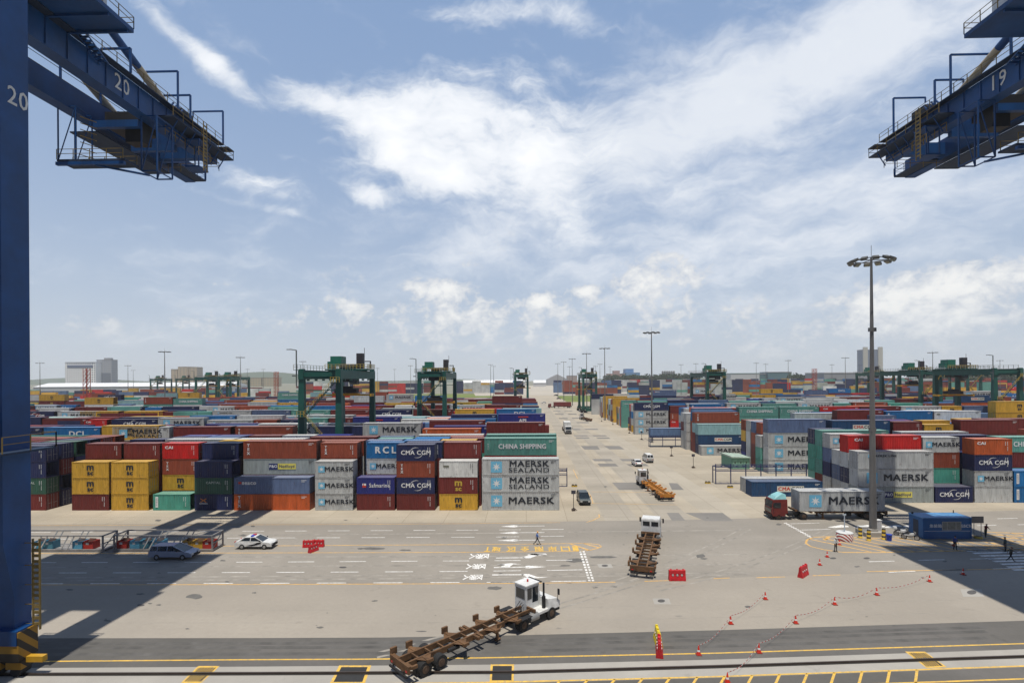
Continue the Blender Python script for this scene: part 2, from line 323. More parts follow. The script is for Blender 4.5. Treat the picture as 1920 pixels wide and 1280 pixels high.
def corr_profile(L, n, d):                    # (x, depth) list
    pts = []; p = L / n
    for i in range(n):
        x = -L / 2 + i * p
        pts += [(x, 0), (x + p * .28, 0), (x + p * .5, d), (x + p * .78, d)]
    pts.append((L / 2, 0)); return pts
_CM = {}
def container_meshes(L, H):
    if (L, H) in _CM: return _CM[(L, H)]
    b = MB(); pl = L - .24; n = int(pl / .285)
    z0, z1 = .14, H - .10
    for sy in (-1, 1):
        pr = corr_profile(pl, n, .045)
        vs = []
        for x, d in pr:
            y = sy * (CW / 2 - .018 - d)
            vs += [(x, y, z0), (x, y, z1)]
        fs = [(2 * i, 2 * i + 2, 2 * i + 3, 2 * i + 1) if sy < 0 else (2 * i + 1, 2 * i + 3, 2 * i + 2, 2 * i) for i in range(len(pr) - 1)]
        b.add(vs, fs)
    pr = corr_profile(CW - .24, 8, .045); vs = []                       # front wall (left end)
    for y, d in pr: x = -(L / 2 - .03 - d); vs += [(x, y, z0), (x, y, z1)]
    b.add(vs, [(2 * i + 1, 2 * i + 3, 2 * i + 2, 2 * i) for i in range(len(pr) - 1)])
    nr = int(L / .42); vs = []; pr = corr_profile(L - .1, nr, .02)      # roof
    for x, d in pr: vs += [(x, -CW / 2 + .06, H - .025 - d), (x, CW / 2 - .06, H - .025 - d)]
    b.add(vs, [(2 * i, 2 * i + 2, 2 * i + 3, 2 * i + 1) for i in range(len(pr) - 1)])
    b.box(-L / 2 + .08, -CW / 2 + .08, .1, L / 2 - .08, CW / 2 - .08, .16)
    f = MB(); hx, hy = L / 2, CW / 2; w = .12
    for sx in (-1, 1):
        for sy in (-1, 1):
            f.cbox((sx * (hx - w / 2), sy * (hy - w / 2), H / 2), (w, w, H - .24))
            for z in (.06, H - .06): f.cbox((sx * (hx - .085), sy * (hy - .085), z), (.178, .178, .118))
        f.cbox((sx * (hx - .05), 0, H - .07), (.10, CW - .36, .11)); f.cbox((sx * (hx - .05), 0, .09), (.10, CW - .36, .15))
    for sy in (-1, 1):
        f.cbox((0, sy * (hy - .03), H - .065), (L - .36, .06, .09)); f.cbox((0, sy * (hy - .03), .09), (L - .36, .06, .15))
    d = MB(); r = MB()
    for s in (-1, 1):
        d.cbox((hx - .055, s * .545, H / 2 + .02), (.05, 1.06, H - .36))
        for k in range(4): d.cbox((hx - .028, s * .545, .45 + k * (H - .8) / 3.2), (.012, .96, .07))
        for yy in (.22, .85):
            r.tube((hx - .01, s * yy, .12), (hx - .01, s * yy, H - .12), .022, n=5, caps=False)
            for z in (.3, 1.0, 1.6, H - .3): r.cbox((hx - .012, s * yy, z), (.03, .11, .05))
        r.cbox((hx - .01, s * .5, 1.05), (.03, .5, .04))
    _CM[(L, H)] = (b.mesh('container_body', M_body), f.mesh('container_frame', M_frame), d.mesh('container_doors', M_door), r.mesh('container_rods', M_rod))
    return _CM[(L, H)]
def star(mb, cx, cz, s, y, mi_sq, mi_st):
    mb.cbox((cx, y + .006, cz), (s, .01, s), mi_sq)
    pts = []
    for i in range(14):
        a = math.pi / 2 + i * math.pi / 7; rr = s * (.40 if i % 2 == 0 else .15); pts.append((cx + rr * math.cos(a), cz + rr * math.sin(a)))
    vs = [(cx, y - .006, cz)] + [(x, y - .006, z) for x, z in pts]
    mb.add(vs, [(0, 1 + (i + 1) % 14, 1 + i) for i in range(14)][:], mi_st)
_MK = {}
def marks(mark, L, H):
    """lettering and emblems of a side, as separate meshes: (part name, mesh)"""
    key = (mark, L, H)
    if key in _MK: return _MK[key]
    y = -CW / 2 - .004; k = 1 if L > 8 else .62; zc = H / 2 + .03; res = []
    small = L < 8
    def T(parts, mats, name='lettering'):
        mb = MB()
        for p in parts: add_text(mb, *p[:2], (p[2], y, p[3]), *p[4:])
        return (name, mb.mesh(name, mats))
    def arcs(cx, cz, w, mi=0):
        mb = MB()
        for sgn in (1, -1):
            vs = []
            for i in range(9):
                t = i / 8; a = math.radians(175 - 105 * t) if sgn > 0 else math.radians(-5 - 105 * t)
                R = w * .55; th = .02 + .13 * math.sin(math.pi * t) * k
                for q in (R, R + th): vs.append((cx + sgn * w * .0 + q * math.cos(a) * 1.0, y, cz + q * math.sin(a) * .78))
            mb.add(vs, [(2 * i, 2 * i + 1, 2 * i + 3, 2 * i + 2) if sgn > 0 else (2 * i, 2 * i + 1, 2 * i + 3, 2 * i + 2) for i in range(8)], mi)
        return mb
    if mark in ('star', 'star2'):
        s = 1.75 if not small else 1.02; cx = -L / 2 + (2.3 if not small else 1.05)
        mb = MB(); star(mb, cx, zc, s, y, 0, 1); res.append(('emblem', mb.mesh('emblem', [M_sky, M_wht])))
        if mark == 'star':
            sz = 1.5 if not small else .98
            res.append(T([('MAERSK', sz, (L * .135 if not small else .83), zc, 1.25, .030 * sz)], M_ink))
        else:
            res.append(T([('MAERSK', 1.30, 1.35, zc + .44, 1.25, .034), ('SEALAND', 1.0, 1.35, zc - .55, 1.42, .008)], M_ink))
    elif mark == 'starsmall':
        mb = MB(); star(mb, -L / 2 + 1.9, H - .75, .5, y, 0, 1); res.append(('emblem', mb.mesh('emblem', [M_sky, M_wht])))
        res.append(T([('MAERSK LINE', .5, -L / 2 + 4.3, H - .75, 1.25, .012)], M_ink))
    elif mark == 'swoosh':
        sz = 1.22 * (1 if not small else .80)
        res.append(T([('CMA CGM', sz, 0.1 * k, zc - .02, 1.0, .036 * k)], M_wht))
        res.append(('emblem', arcs(.15, zc, 2.1 * (1 if not small else .86)).mesh('emblem', M_wht)))
    elif mark == 'plate':
        mb = MB(); mb.cbox((.6, y + .005, zc), (4.6 * k, .012, 1.0 * k)); res.append(('nameplate', mb.mesh('nameplate', M_cream)))
        mb = MB(); add_text(mb, 'CMA', .88 * k, (.6 - 1.1 * k, y - .006, zc), 1.05, .03 * k, 0); add_text(mb, 'CGM', .88 * k, (.6 + 1.15 * k, y - .006, zc), 1.05, .03 * k, 1)
        res.append(('lettering', mb.mesh('lettering', [M_red, M_ink])))
    elif mark in ('msc', 'mscy'):
        mt = M_ink if mark == 'msc' else M_yel; sz = 1
        res.append(T([('m', 1.55, 0, zc + .42, 1.05, .05), ('sc', 1.0, 0, zc - .52, 1.15, .045)], mt))
    elif mark == 'china':
        q = 1 if not small else .52
        res.append(T([('CHINA SHIPPING', 1.15 * q, .3 * q, zc, .86, .03 * q), ('M\nN\nO\nU', .28, -L / 2 + .65, zc, 1, .004)], M_wht))
    elif mark == 'bar':
        mb = MB(); mb.cbox((-L / 2 + .62, y + .005, zc), (.42, .012, 1.7)); res.append(('nameplate', mb.mesh('nameplate', M_wht)))
        res.append(T([('C\nO\nN\nT\nE', .26, -L / 2 + .62, zc + .0, 1, .004)], M_ink))
    elif mark == 'vert':
        res.append(T([('T\nE\nX', .52 if small else .66, -L / 2 + .85, zc + .05, 1.1, .02)], M_wht))
    elif mark == 'cai': res.append(T([('CAI', .62, -L / 2 + 1.15 + (.6 if not small else 0), H - .72, 1.3, .03)], M_wht))
    elif mark == 'saf':
        mb = MB(); cx = -L * .30
        mb.cbox((cx, y + .004, zc + .18), (.62 * k + .2, .01, .30), 0); mb.cbox((cx, y + .004, zc - .14), (.62 * k + .2, .01, .30), 1); mb.cbox((cx - .1, y, zc), (.12, .01, .62), 1); res.append(('emblem', mb.mesh('emblem', [M_wht, M_red])))
        res.append(T([('Safmarine', 1.3 * k + .12, L * .1, zc, .84, .008)], M_wht))
    elif mark == 'rcl': res.append(T([('R', 1.5, -1.2, zc, 1, .05), ('C', 1.5, .15, zc, 1, .05), ('L', 1.5, 1.45, zc, 1, .05)], M_wht))
    elif mark == 'pno':
        mb = MB(); mb.cbox((-1.1, y + .005, zc), (1.5, .012, .95), 0); mb.cbox((1.15, y + .005, zc), (3.0, .012, .95), 1); res.append(('nameplate', mb.mesh('nameplate', [M_dnb, M_ylp])))
        mb = MB(); add_text(mb, 'P&O', .66, (-1.1, y - .006, zc), 1, .02, 0); add_text(mb, 'Nedlloyd', .66, (1.15, y - .006, zc), .98, .015, 1); res.append(('lettering', mb.mesh('lettering', [M_wht, M_dnb])))
    elif mark == 'seaco':
        mb = MB(); add_text(mb, 'seaco', .86, (-L / 2 + 2.45, y, H - .8), 1.1, .035, 0); mb.cbox((-L / 2 + .95, y, H - .8), (.5, .012, .34), 1); res.append(('lettering', mb.mesh('lettering', [M_wht, M_red])))
    elif mark == 'tag':
        mb = MB(); mb.cbox((-L / 2 + 1.1, y + .004, H - .85), (.9, .01, .28)); res.append(('nameplate', mb.mesh('nameplate', mat('tag_grey', (.16, .16, .12), .6))))
    elif mark == 'cap': res.append(T([('CAPITAL', .52, 0, H - .78, 1.1, .012)], mat('faint_lettering', (.42, .5, .46), .6)))
    elif mark == 'apl':
        mb = MB(); add_text(mb, 'APL', 1.15, (.4, y, zc - .35), 1.1, .05, 0); mb.cbox((.4, y, zc + .62), (2.6, .012, .3), 1); res.append(('lettering', mb.mesh('lettering', [M_wht, M_red])))
    elif mark == 'dcl': res.append(T([('DCL', 1.5, 1.2, zc, 1.25, .05)], M_wht))
    elif mark == 'cross':
        mb = MB()
        for a in (.55, -.55):
            R_ = Matrix.Translation((-1.6, y, H - 1.0)) @ Matrix.Rotation(a, 4, 'Y'); mb.cbox((0, 0, 0), (1.1, .012, .12), 0, R_)
        add_text(mb, 'GENSEA', .3, (-1.6, y, H - 1.5), 1.2, .01, 1); res.append(('emblem', mb.mesh('emblem', [M_org, M_wht])))
    # code numbers at the upper right of every side
    if mark not in ('msc',):
        mb = MB(); rr = random.Random(len(_MK) * 3 + 1); x0 = L / 2 - .75
        if mark in ('star', 'star2', 'starsmall', 'pno', 'tag'): mm = M_ink; w_ = .7
        else: mm = M_wht; w_ = 1.0
        if L > 8 or mark in ('star',):
            for i, n_ in enumerate((6, 4)):
                for j in range(n_): mb.cbox((x0 - .5 + j * .14, y, H - .42 - i * .2), (.09, .008, .11))
        else:
            for i in range(9): mb.cbox((x0, y, H - .5 - i * .17), (.10, .008, .10 if i != 4 else .02))
            for i in range(4): mb.cbox((x0 - .32, y, H - .5 - i * .17), (.10, .008, .10))
        res.append(('code_lettering', mb.mesh('code_lettering', mm)))
    _MK[key] = res; return res
def shade(c, r):
    f = r.uniform(.88, 1.12); return tuple(min(1, x * f) for x in c)
CRNG = random.Random(11)
def make_container(code, L, H, loc, label, group, rz=0, detail=2, doors_left=False):
    cn, mark, _ = KIND[code]; c = shade(PAL[cn], CRNG)
    b, f, d, r = container_meshes(L, H)
    if detail == 0:
        o = place('shipping_container', simple_mesh(L, H), None, loc, rz, c)
        return tag(o, label, 'shipping container', group)
    root = empty('shipping_container', loc, rz); tag(root, label, 'shipping container', group)
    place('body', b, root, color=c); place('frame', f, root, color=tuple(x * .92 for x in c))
    if detail > 1:
        dr = place('doors', d, root, rz=math.pi if doors_left else 0, color=c); place('lock_rods', r, dr)
    for nm, me in marks(mark, L, H):
        if detail == 1 and nm == 'code_lettering': continue
        place(nm, me, root)
    return root
_SM = {}
def simple_mesh(L, H, m=None):
    k = (L, H, m)
    if k not in _SM:
        mb = MB(); mb.box(-L / 2, -CW / 2, 0, L / 2, CW / 2, H - .05)
        for sx in (-1, 1):
            for sy in (-1, 1): mb.cbox((sx * (L / 2 - .07), sy * (CW / 2 - .07), H - .02), (.15, .15, .05))
        _SM[k] = mb.mesh('shipping_container', m or M_body)
    return _SM[k]

# ---- the yard: every box is (code, L, H, x_left, y_front, z, side, block, row, tier)
PITCH = 26.7; RP = 2.9
FRONT = {'L': [84.1 + PITCH * k for k in range(9)], 'R': [89.0 + PITCH * k for k in range(9)]}
FRONT['O'] = FRONT['L']
BOX = []; BAYS = {}
def stack(side, k, r, xl, L, codes, Y=None):
    Y = FRONT[side][k] + RP * r if Y is None else Y
    z = 0; lst = BAYS.setdefault((side, k, r), [])
    for x0, x1 in lst:
        if xl < x1 + .05 and xl + L > x0 - .05: return False
    lst.append((xl, xl + L))
    for t, cd_ in enumerate(codes):
        H = H1 if cd_.endswith('^') else H0
        BOX.append(dict(code=cd_[0], L=L, H=H, x=xl, y=Y, z=z, side=side, k=k, r=r, t=t)); z += H + .012
    return True
def ex(side, k, r, items):
    last = -1e9
    for px, ft, codes in items:
        Y = FRONT[side][k] + RP * r; L = L40 if ft == 40 else L20
        x = XatY(px, 800, Y).x; x = max(x, last + .25) if x < last + .25 and x > last - 3 else x
        if stack(side, k, r, x, L, codes.split()): last = x + L
ex('L', 0, 0, [(134, 20, 'r Y Y'), (208, 20, 'Y Y Y'), (286, 20, 't'), (364, 20, 'X G n'), (438, 40, 'o s'), (590, 20, 'M M M'), (668, 20, 'r F'), (743, 20, 'r C b C'), (823, 20, 'Y m w'), (903, 40, 'M^ S S')])
ex('L', 0, 1, [(160, 20, 'r r r r'), (232, 20, 'r r r r'), (304, 20, 'r Y b R'), (379, 20, 'n n n n'), (456, 40, 'r r P b^'), (601, 20, 'r r r b'), (687, 20, 'r r M K'), (760, 20, 'r r r n'), (826, 20, 'r r r r'), (905, 40, 'r r')])
ex('L', 0, 2, [(826, 20, 'r r r Y'), (908, 40, 'r r R T^')])
ex('L', 0, 3, [(912, 40, 'r r r^ T^')])
ex('L', 1, 0, [(101, 40, 'r r r'), (211, 40, 'r r^ r S^'), (325, 40, 'r r^ r r^'), (441, 40, 'r r^ r b^'), (560, 40, 'r r g^'), (680, 40, 'r^ g^ g^ M^'), (792, 40, 'r r r o'), (912, 40, 'r^ r^ r^ r^')])
ex('L', 1, 2, [(560, 40, 'r b g^'), (690, 40, 'r r r^ A^'), (805, 40, 'r^ r^ r^ r^'), (918, 40, 'r r r b')])
ex('L', 2, 0, [(108, 20, 'r r n C'), (158, 20, 'r r r R^'), (209, 40, 'r r n^ C'), (295, 40, 'r r^ r M^'), (388, 40, 'r r r L'), (475, 20, 'r r b b'), (526, 20, 'r r r C'), (568, 20, 'r r r^ T'), (617, 20, 'r r r^ r'), (662, 40, 'r^ r r A^'), (752, 40, 'r r w w'), (841, 40, 'r r r B'), (934, 40, 'r^ r^ r^ A^')])
ex('L', 3, 0, [(30, 40, 'r r^ r^ C^'), (108, 40, 'r r^ r^ M^'), (188, 20, 'r r r r^'), (233, 40, 'r r^ r^ Y^'), (325, 40, 'r r r^ T^'), (393, 40, 'r r^ r^ L^'), (466, 40, 'r r^ r^ l^'), (543, 40, 'T T^ r^ T^'), (620, 40, 'r r^ r^ r^'), (697, 40, 'r r^ r^ C^'), (775, 40, 'r r^ r^ r^'), (853, 40, 'r r^ r^ Y^'), (931, 40, 'r r^ r^ D^')])
ex('L', 4, 0, [(68, 40, 'r r r^ g^'), (140, 40, 'r r^ r^ r^'), (207, 40, 'r r^ r^ n^'), (272, 20, 'r r r^ B^'), (305, 40, 'r r^ r^ n^'), (374, 40, 'r r^ r^ M^'), (440, 40, 'r r^ r^ b^'), (506, 40, 'r r r^ T^'), (573, 40, 'r r^ r^ B^'), (640, 40, 'r r r^ R^'), (706, 20, 'r r^ r^ r^'), (741, 20, 'r r^ r^ w^'), (778, 40, 'r r^ r^ r^'), (845, 40, 'r r^ r^ M^'), (912, 40, 'r r^ r^ r^')])
ex('R', 0, 0, [(1608, 40, 'P M^ L^'), (1745, 20, 'C'), (1817, 20, 'g M C O'), (1888, 20, 'B B')])
ex('R', 0, 1, [(1590, 40, 'g n M R^'), (1722, 20, 'g t b M'), (1800, 20, 'r n n'), (1868, 40, 'n T r T')])
ex('R', 0, 2, [(1574, 40, 'g l g'), (1722, 40, 'r r r n')])
ex('R', 0, 3, [(1556, 20, 'g n l M'), (1622, 40, 'r r r'), (1760, 40, 'r T r')])
ex('R', 0, 4, [(1541, 40, 'r T t T^'), (1690, 40, 'r r g g'), (1830, 40, 'r n r')])
ex('R', 0, 5, [(1527, 20, 'T t t n^'), (1600, 40, 'r r n'), (1740, 40, 'g r g')])
for px_, Y_, cd_, lb_ in ((1409, 93.6, 'W', 'dark blue container with white nameplate, alone on the ground behind the red lorry'), (1398, 96.5, 'g', 'plain grey container on the ground, right behind the dark blue one by the rack')):
    n0 = len(BOX); BOX.append(dict(code=cd_, L=L40, H=H0, x=XatY(px_, 900, Y_).x, y=Y_, z=0, side='R', k=0, r=9, t=0, lab=lb_))
ex('R', 1, 0, [(1440, 40, 'M^ M^ M^ l^'), (1560, 40, 'r n^ r^ W^'), (1675, 20, 'r r r^ r^'), (1733, 20, 'r r Y Y'), (1801, 40, 'r r^ r^ r^')])
ex('R', 1, 1, [(1425, 40, 'T T g'), (1540, 40, 'r r^ r^ F'), (1655, 20, 'r r^ r F^'), (1728, 20, 'r r Y^ Y^')])
ex('R', 2, 0, [(1315, 40, 'M'), (1420, 20, 'T T'), (1500, 20, 'r g n')])
ex('R', 2, 1, [(1309, 40, 'n W e^'), (1400, 20, 'T T T'), (1462, 40, 'r r T'), (1570, 40, 'r^ r^ r^ r^'), (1662, 40, 'r r^ B^ B^'), (1752, 40, 'r r^ r^ w^')])
ex('R', 2, 2, [(1303, 40, 'r r^ e b^'), (1395, 20, 'T T T^'), (1490, 40, 'r r g^ g'), (1578, 40, 'r^ r^ r^ F^'), (1700, 40, 'r r^ g^ w^')])
ex('R', 2, 3, [(1300, 40, 'r b^ b^ B^')])
ex('R', 3, 0, [(1300, 40, 'r r r^ u^'), (1386, 40, 'T T^ T^ T^'), (1462, 40, 'T T^ T^ T^'), (1537, 40, 'r r^ r^ R^'), (1614, 40, 'r r^ r^ r^'), (1690, 40, 'r r^ g^ M^'), (1766, 20, 'r r^ Y^ Y^'), (1808, 40, 'r r^ g^ l^')])
ex('R', 4, 0, [(1190, 40, 'M^ M^ M^ C^'), (1257, 20, 'M R b r'), (1296, 40, 'r r r^ B^'), (1363, 40, 'r r^ r^ M^'), (1430, 40, 'r r T^ T^'), (1497, 40, 'r r^ r^ M^'), (1564, 20, 'r r T^ T^'), (1600, 40, 'r r^ r^ b^')])
ex('R', 5, 0, [(1166, 20, 'T T^ T^ T^'), (1196, 40, 'A T T^ T^'), (1253, 40, 'n n^ n^ n^')])
ex('R', 6, 0, [(1150, 40, 'Y Y^ Y^ Y^'), (1201, 20, 'n n^ n^ n^'), (1226, 20, 'T T T^ T^')])
ex('R', 7, 0, [(1132, 40, 'Y Y^ Y^ Y^')]); ex('R', 8, 0, [(1110, 40, 'M^ M^ M^ n^')])
FR = random.Random(5)
CODES = 'rrrrrrbbbRoMMMMLggCCnnWTTTtYYYmwPslAFBDKGue'
def rcodes(k, n=None, L=40):
    n = n or FR.choices((2, 3, 4, 5), (1, 4, 12, 2) if k < 5 else (1, 2, 8, 3))[0]
    if k >= 5: n = max(n, 3)
    base = FR.choice(CODES); o = []
    for i in range(n):
        c = base if FR.random() < .5 else FR.choice(CODES)
        if c in 'PKG' and FR.random() < .6: c = 'r'
        o.append(c + ('^' if L > 8 and FR.random() < .5 else ''))
    return o
def fill(side, k, r, xa, xb, nmax=None):
    """bays from the road outwards over what is not given yet"""
    step = -1 if side != 'R' else 1
    x = xb if step < 0 else xa
    while (x > xa + 7) if step < 0 else (x < xb - 7):
        L = L40 if (k >= 1 and FR.random() < .8) or FR.random() < .3 else L20
        if k == 0 and side == 'L': L = L20 if FR.random() < .75 else L40
        xl = x - L if step < 0 else x
        cds = rcodes(k, nmax, L)
        if k == 0 and side == 'L' and r >= 2: cds = rcodes(k, FR.choice((4, 4, 4, 3)), 6)
        if k >= 1 and r >= 2: cds = rcodes(k, FR.choice((2, 3, 3, 4, 4)), 6)
        if k >= 1 and r == 1: cds = cds[:4]
        if side == 'L' and k >= 7: cds = rcodes(k, 3 if k == 8 else FR.choice((3, 4)), 6)
        if side == 'O' and k == 0: cds = [FR.choice('rrnnGGlnb') for _ in range(4)]
        hit = [b for b in BAYS.get((side, k, r), []) if xl < b[1] + .05 and xl + L > b[0] - .05]
        if hit:
            x = (min(b[0] for b in hit) - .25) if step < 0 else (max(b[1] for b in hit) + .25); continue
        if FR.random() > .03 or k < 2: stack(side, k, r, xl, L, cds)
        x += step * (L + FR.uniform(.25, .5))
for k in range(9):
    for r in range(6):
        Yk = FRONT['L'][k] + RP * r
        if not (k == 0 and r < 2): fill('L', k, r, -71.6 if k == 0 else max(-75 - k * 0, -1.0 * Yk), 5.0)
        Yv = Yk * 1.02 + 10
        if Yv > 74: fill('O', k, r, -Yv, -77.6) if k else fill('O', k, r, -110, -77.4, 4)
        YR = FRONT['R'][k] + RP * r
        if k == 0 and r < 3: continue
        if k == 1 and r == 0: continue
        fill('R', k, r, (56, 53.0, 46, 53.0)[k] if k < 4 else 40.6, YR * .98 + 4)
# far stacks beyond the grass
for (xa, xb, Y, nn_, s_) in ((-330, 150, 760, (5, 6), 1), (-300, 700, 805, (5, 6), 1), (60, 640, 640, (4, 6), 0), (150, 900, 900, (5, 6), 1), (-560, -250, 430, (3, 4), 1), (-560, -250, 500, (3, 4), 1), (-620, -260, 560, (3, 4), 1), (-700, -330, 640, (3, 4), 1), (260, 620, 420, (3, 4), 0), (230, 640, 500, (3, 5), 0), (250, 640, 560, (4, 5), 0), (-40, 560, 690, (5, 6), 0)):
    x = xa
    while x < xb:
        base = FR.choice('rrrbbbMMggYYBnnCRTuw') if x == xa or FR.random() < .6 else base; n = FR.randint(*nn_)
        if -14 < x < 36 or (Y == 640 and x < 180 and FR.random() < .4) or (Y in (760, 805) and -150 < x < -110): x += 12.6; continue
        cds = [(base if FR.random() < .72 else FR.choice('rbMgYBnCRT')) + '^' for _ in range(n)]
        stack('F', int(Y), 0, x, L40, cds, Y=Y)
        x += 12.6 if FR.random() < .8 else 20
# ------------------------------------------------------------------ which containers show in the picture
SW, SH = 1024, 682; SC = SW / 1920
P_F = np.array(_F); P_R = np.array(_R); P_U = np.array(_U)
ids = np.full((SH, SW), -1, dtype=np.int32)
def hull(p):
    p = sorted(set(map(tuple, p)))
    def half(q):
        h = []
        for c in q:
            while len(h) > 1 and (h[-1][0] - h[-2][0]) * (c[1] - h[-2][1]) - (h[-1][1] - h[-2][1]) * (c[0] - h[-2][0]) <= 0: h.pop()
            h.append(c)
        return h[:-1]
    return half(p) + half(p[::-1])
order = sorted(range(len(BOX)), key=lambda i: (-BOX[i]['y'], BOX[i]['z'], -abs(BOX[i]['x'] + BOX[i]['L'] / 2)))
for i in order:
    b = BOX[i]
    c = np.array([(x, y, z - CAMH) for x in (b['x'], b['x'] + b['L']) for y in (b['y'], b['y'] + CW) for z in (b['z'], b['z'] + b['H'])])
    w = c @ P_F; px = (960 + F * (c @ P_R) / w) * SC; py = (HY - F * (c @ P_U) / w) * SC
    x0, x1, y0, y1 = int(max(0, px.min())), int(min(SW - 1, px.max() + 1)), int(max(0, py.min())), int(min(SH - 1, py.max() + 1))
    if x1 <= x0 or y1 <= y0: continue
    hp = hull(list(zip(px, py))); gx, gy = np.meshgrid(np.arange(x0, x1 + 1) + .5, np.arange(y0, y1 + 1) + .5)
    inside = np.ones(gx.shape, bool)
    for a, q in zip(hp, hp[1:] + hp[:1]): inside &= (q[0] - a[0]) * (gy - a[1]) - (q[1] - a[1]) * (gx - a[0]) >= 0
    ids[y0:y1 + 1, x0:x1 + 1][inside] = i
ids[:, :38] = -1
cnt = np.bincount(ids[ids >= 0].ravel(), minlength=len(BOX))
rank = sorted(range(len(BOX)), key=lambda i: -cnt[i]); chosen = [i for i in rank[:300] if cnt[i] >= 5]
ORD = ['nearest', 'second', 'third', 'fourth', 'fifth', 'sixth', 'seventh', 'eighth', 'ninth', 'tenth', 'eleventh', 'twelfth', 'thirteenth', 'fourteenth', 'fifteenth', 'sixteenth', 'seventeenth', 'eighteenth'] + ['far'] * 60
TIER = ['bottom', 'second', 'third', 'fourth', 'fifth', 'sixth']
SIDE = {'L': 'left of the road', 'R': 'right of the road', 'O': 'beyond the left aisle', 'F': 'past the grass'}
for key, l in BAYS.items(): l.sort(key=lambda t: abs(t[0] - 12))
for i in chosen:
    b = BOX[i]; cn, mk, ds = KIND[b['code']]
    bay = 0 if 'lab' in b else [j for j, t in enumerate(BAYS[(b['side'], b['k'], b['r'])]) if abs(t[0] - b['x']) < .01][0]
    cname = CNAME[cn]
    kk = ORD[b['k']] if b['side'] != 'F' else 'far'
    row = 'front' if b['r'] == 0 else ORD[abs(b['r'])]
    lab = f"{cname} container, {TIER[b['t']]} tier, {ORD[bay] if bay else 'first'} stack, {row} row, {kk} block {SIDE[b['side']]}"
    n_ = cnt[i]; lab = b.get('lab', lab)
    make_container(b['code'], b['L'], b['H'], (b['x'] + b['L'] / 2, b['y'] + CW / 2, b['z']), lab, 'shipping containers stacked in the yard',
                   detail=2 if n_ > 110 else 1 if n_ > 20 else 0, doors_left=(i * 7) % 3 == 0)
rest = {}
cs = set(chosen)
for i, b in enumerate(BOX):
    if i in cs: continue
    rest.setdefault(KIND[b['code']][0], []).append(b)
mb = MB(); ml = []
for n_, (cn, lst) in enumerate(rest.items()):
    c = PAL[cn]; ml.append(mat('far_container_' + cn, c, .6, var=.3, scale=.12))
    for b in lst: mb.box(b['x'], b['y'], b['z'], b['x'] + b['L'], b['y'] + CW, b['z'] + b['H'], n_)
tag(mb.build('stacked_containers', ml), 'mass of smaller, mostly hidden containers filling the rows behind', kind='stuff')
print('BOXES', len(BOX), 'visible', int((cnt > 0).sum()), 'chosen', len(chosen), 'min', cnt[chosen[-1]])

# ------------------------------------------------------------------ ground
def ground_mat(name, c, c2, joints=None, stain=.5, sc=.25, rough=.85):
    m = bpy.data.materials.new(name); m.use_nodes = True; t = m.node_tree; b = t.nodes['Principled BSDF']; L = t.links; MATS[name] = m
    b.inputs['Roughness'].default_value = rough; b.inputs['Specular IOR Level'].default_value = .25
    g = t.nodes.new('ShaderNodeNewGeometry')
    def noi(s, d=7, r=.6, sc_=(1, 1, 1)):
        mp = t.nodes.new('ShaderNodeMapping'); mp.inputs['Scale'].default_value = sc_; L.new(g.outputs['Position'], mp.inputs[0])
        n = t.nodes.new('ShaderNodeTexNoise'); n.inputs['Scale'].default_value = s; n.inputs['Detail'].default_value = d; n.inputs['Roughness'].default_value = r; L.new(mp.outputs[0], n.inputs['Vector']); return n.outputs[0]
    def rng(v, a, b_, lo, hi):
        r = t.nodes.new('ShaderNodeMapRange'); L.new(v, r.inputs[0]); r.inputs[1].default_value = a; r.inputs[2].default_value = b_; r.inputs[3].default_value = lo; r.inputs[4].default_value = hi; return r.outputs[0]
    def mx(f, a, b_, bt='MIX'):
        n = t.nodes.new('ShaderNodeMix'); n.data_type = 'RGBA'; n.blend_type = bt
        if isinstance(f, float): n.inputs[0].default_value = f
        else: L.new(f, n.inputs[0])
        for i, v in ((6, a), (7, b_)):
            if isinstance(v, tuple): n.inputs[i].default_value = (*v, 1)
            else: L.new(v, n.inputs[i])
        return n.outputs[2]
    base = mx(rng(noi(sc * .35, 5), .35, .65, 0, 1), c, c2)
    base = mx(rng(noi(sc * .22, 4, .5, (.18, 1.6, 1)), .42, .62, 0, .55), base, tuple(x * .8 for x in c))
    base = mx(rng(noi(2.4, 5), .3, .7, 0, .22), base, tuple(x * .7 for x in c))
    base = mx(rng(noi(.5, 9, .68), .60, .74, 0, stain), base, tuple(x * .45 for x in c))
    if joints:
        br = t.nodes.new('ShaderNodeTexBrick'); L.new(g.outputs['Position'], br.inputs['Vector']); br.offset = 0
        br.inputs['Scale'].default_value = 1; br.inputs['Brick Width'].default_value = joints[0]; br.inputs['Row Height'].default_value = joints[1]; br.inputs['Mortar Size'].default_value = .035; br.inputs['Mortar Smooth'].default_value = .3
        br.inputs['Color1'].default_value = (1, 1, 1, 1); br.inputs['Color2'].default_value = (.93, .93, .93, 1); br.inputs['Mortar'].default_value = (.62, .6, .58, 1)
        base = mx(1.0, base, br.outputs['Color'], 'MULTIPLY')
    L.new(base, b.inputs['Base Color'])
    bp = t.nodes.new('ShaderNodeBump'); bp.inputs['Strength'].default_value = .15; bp.inputs['Distance'].default_value = .02; L.new(noi(8, 4), bp.inputs['Height']); L.new(bp.outputs[0], b.inputs['Normal'])
    return m
G_far = ground_mat('open_ground', (.20, .205, .15), (.26, .25, .2), sc=.03)
G_yard = ground_mat('yard_concrete', (.40, .35, .272), (.485, .425, .332), joints=(6, 5), stain=.5, sc=.35)
G_apron = ground_mat('apron_concrete', (.325, .292, .247), (.385, .345, .29), stain=.35, sc=.2)
G_road = ground_mat('lane_asphalt', (.272, .249, .214), (.335, .304, .262), stain=.45, sc=.25)
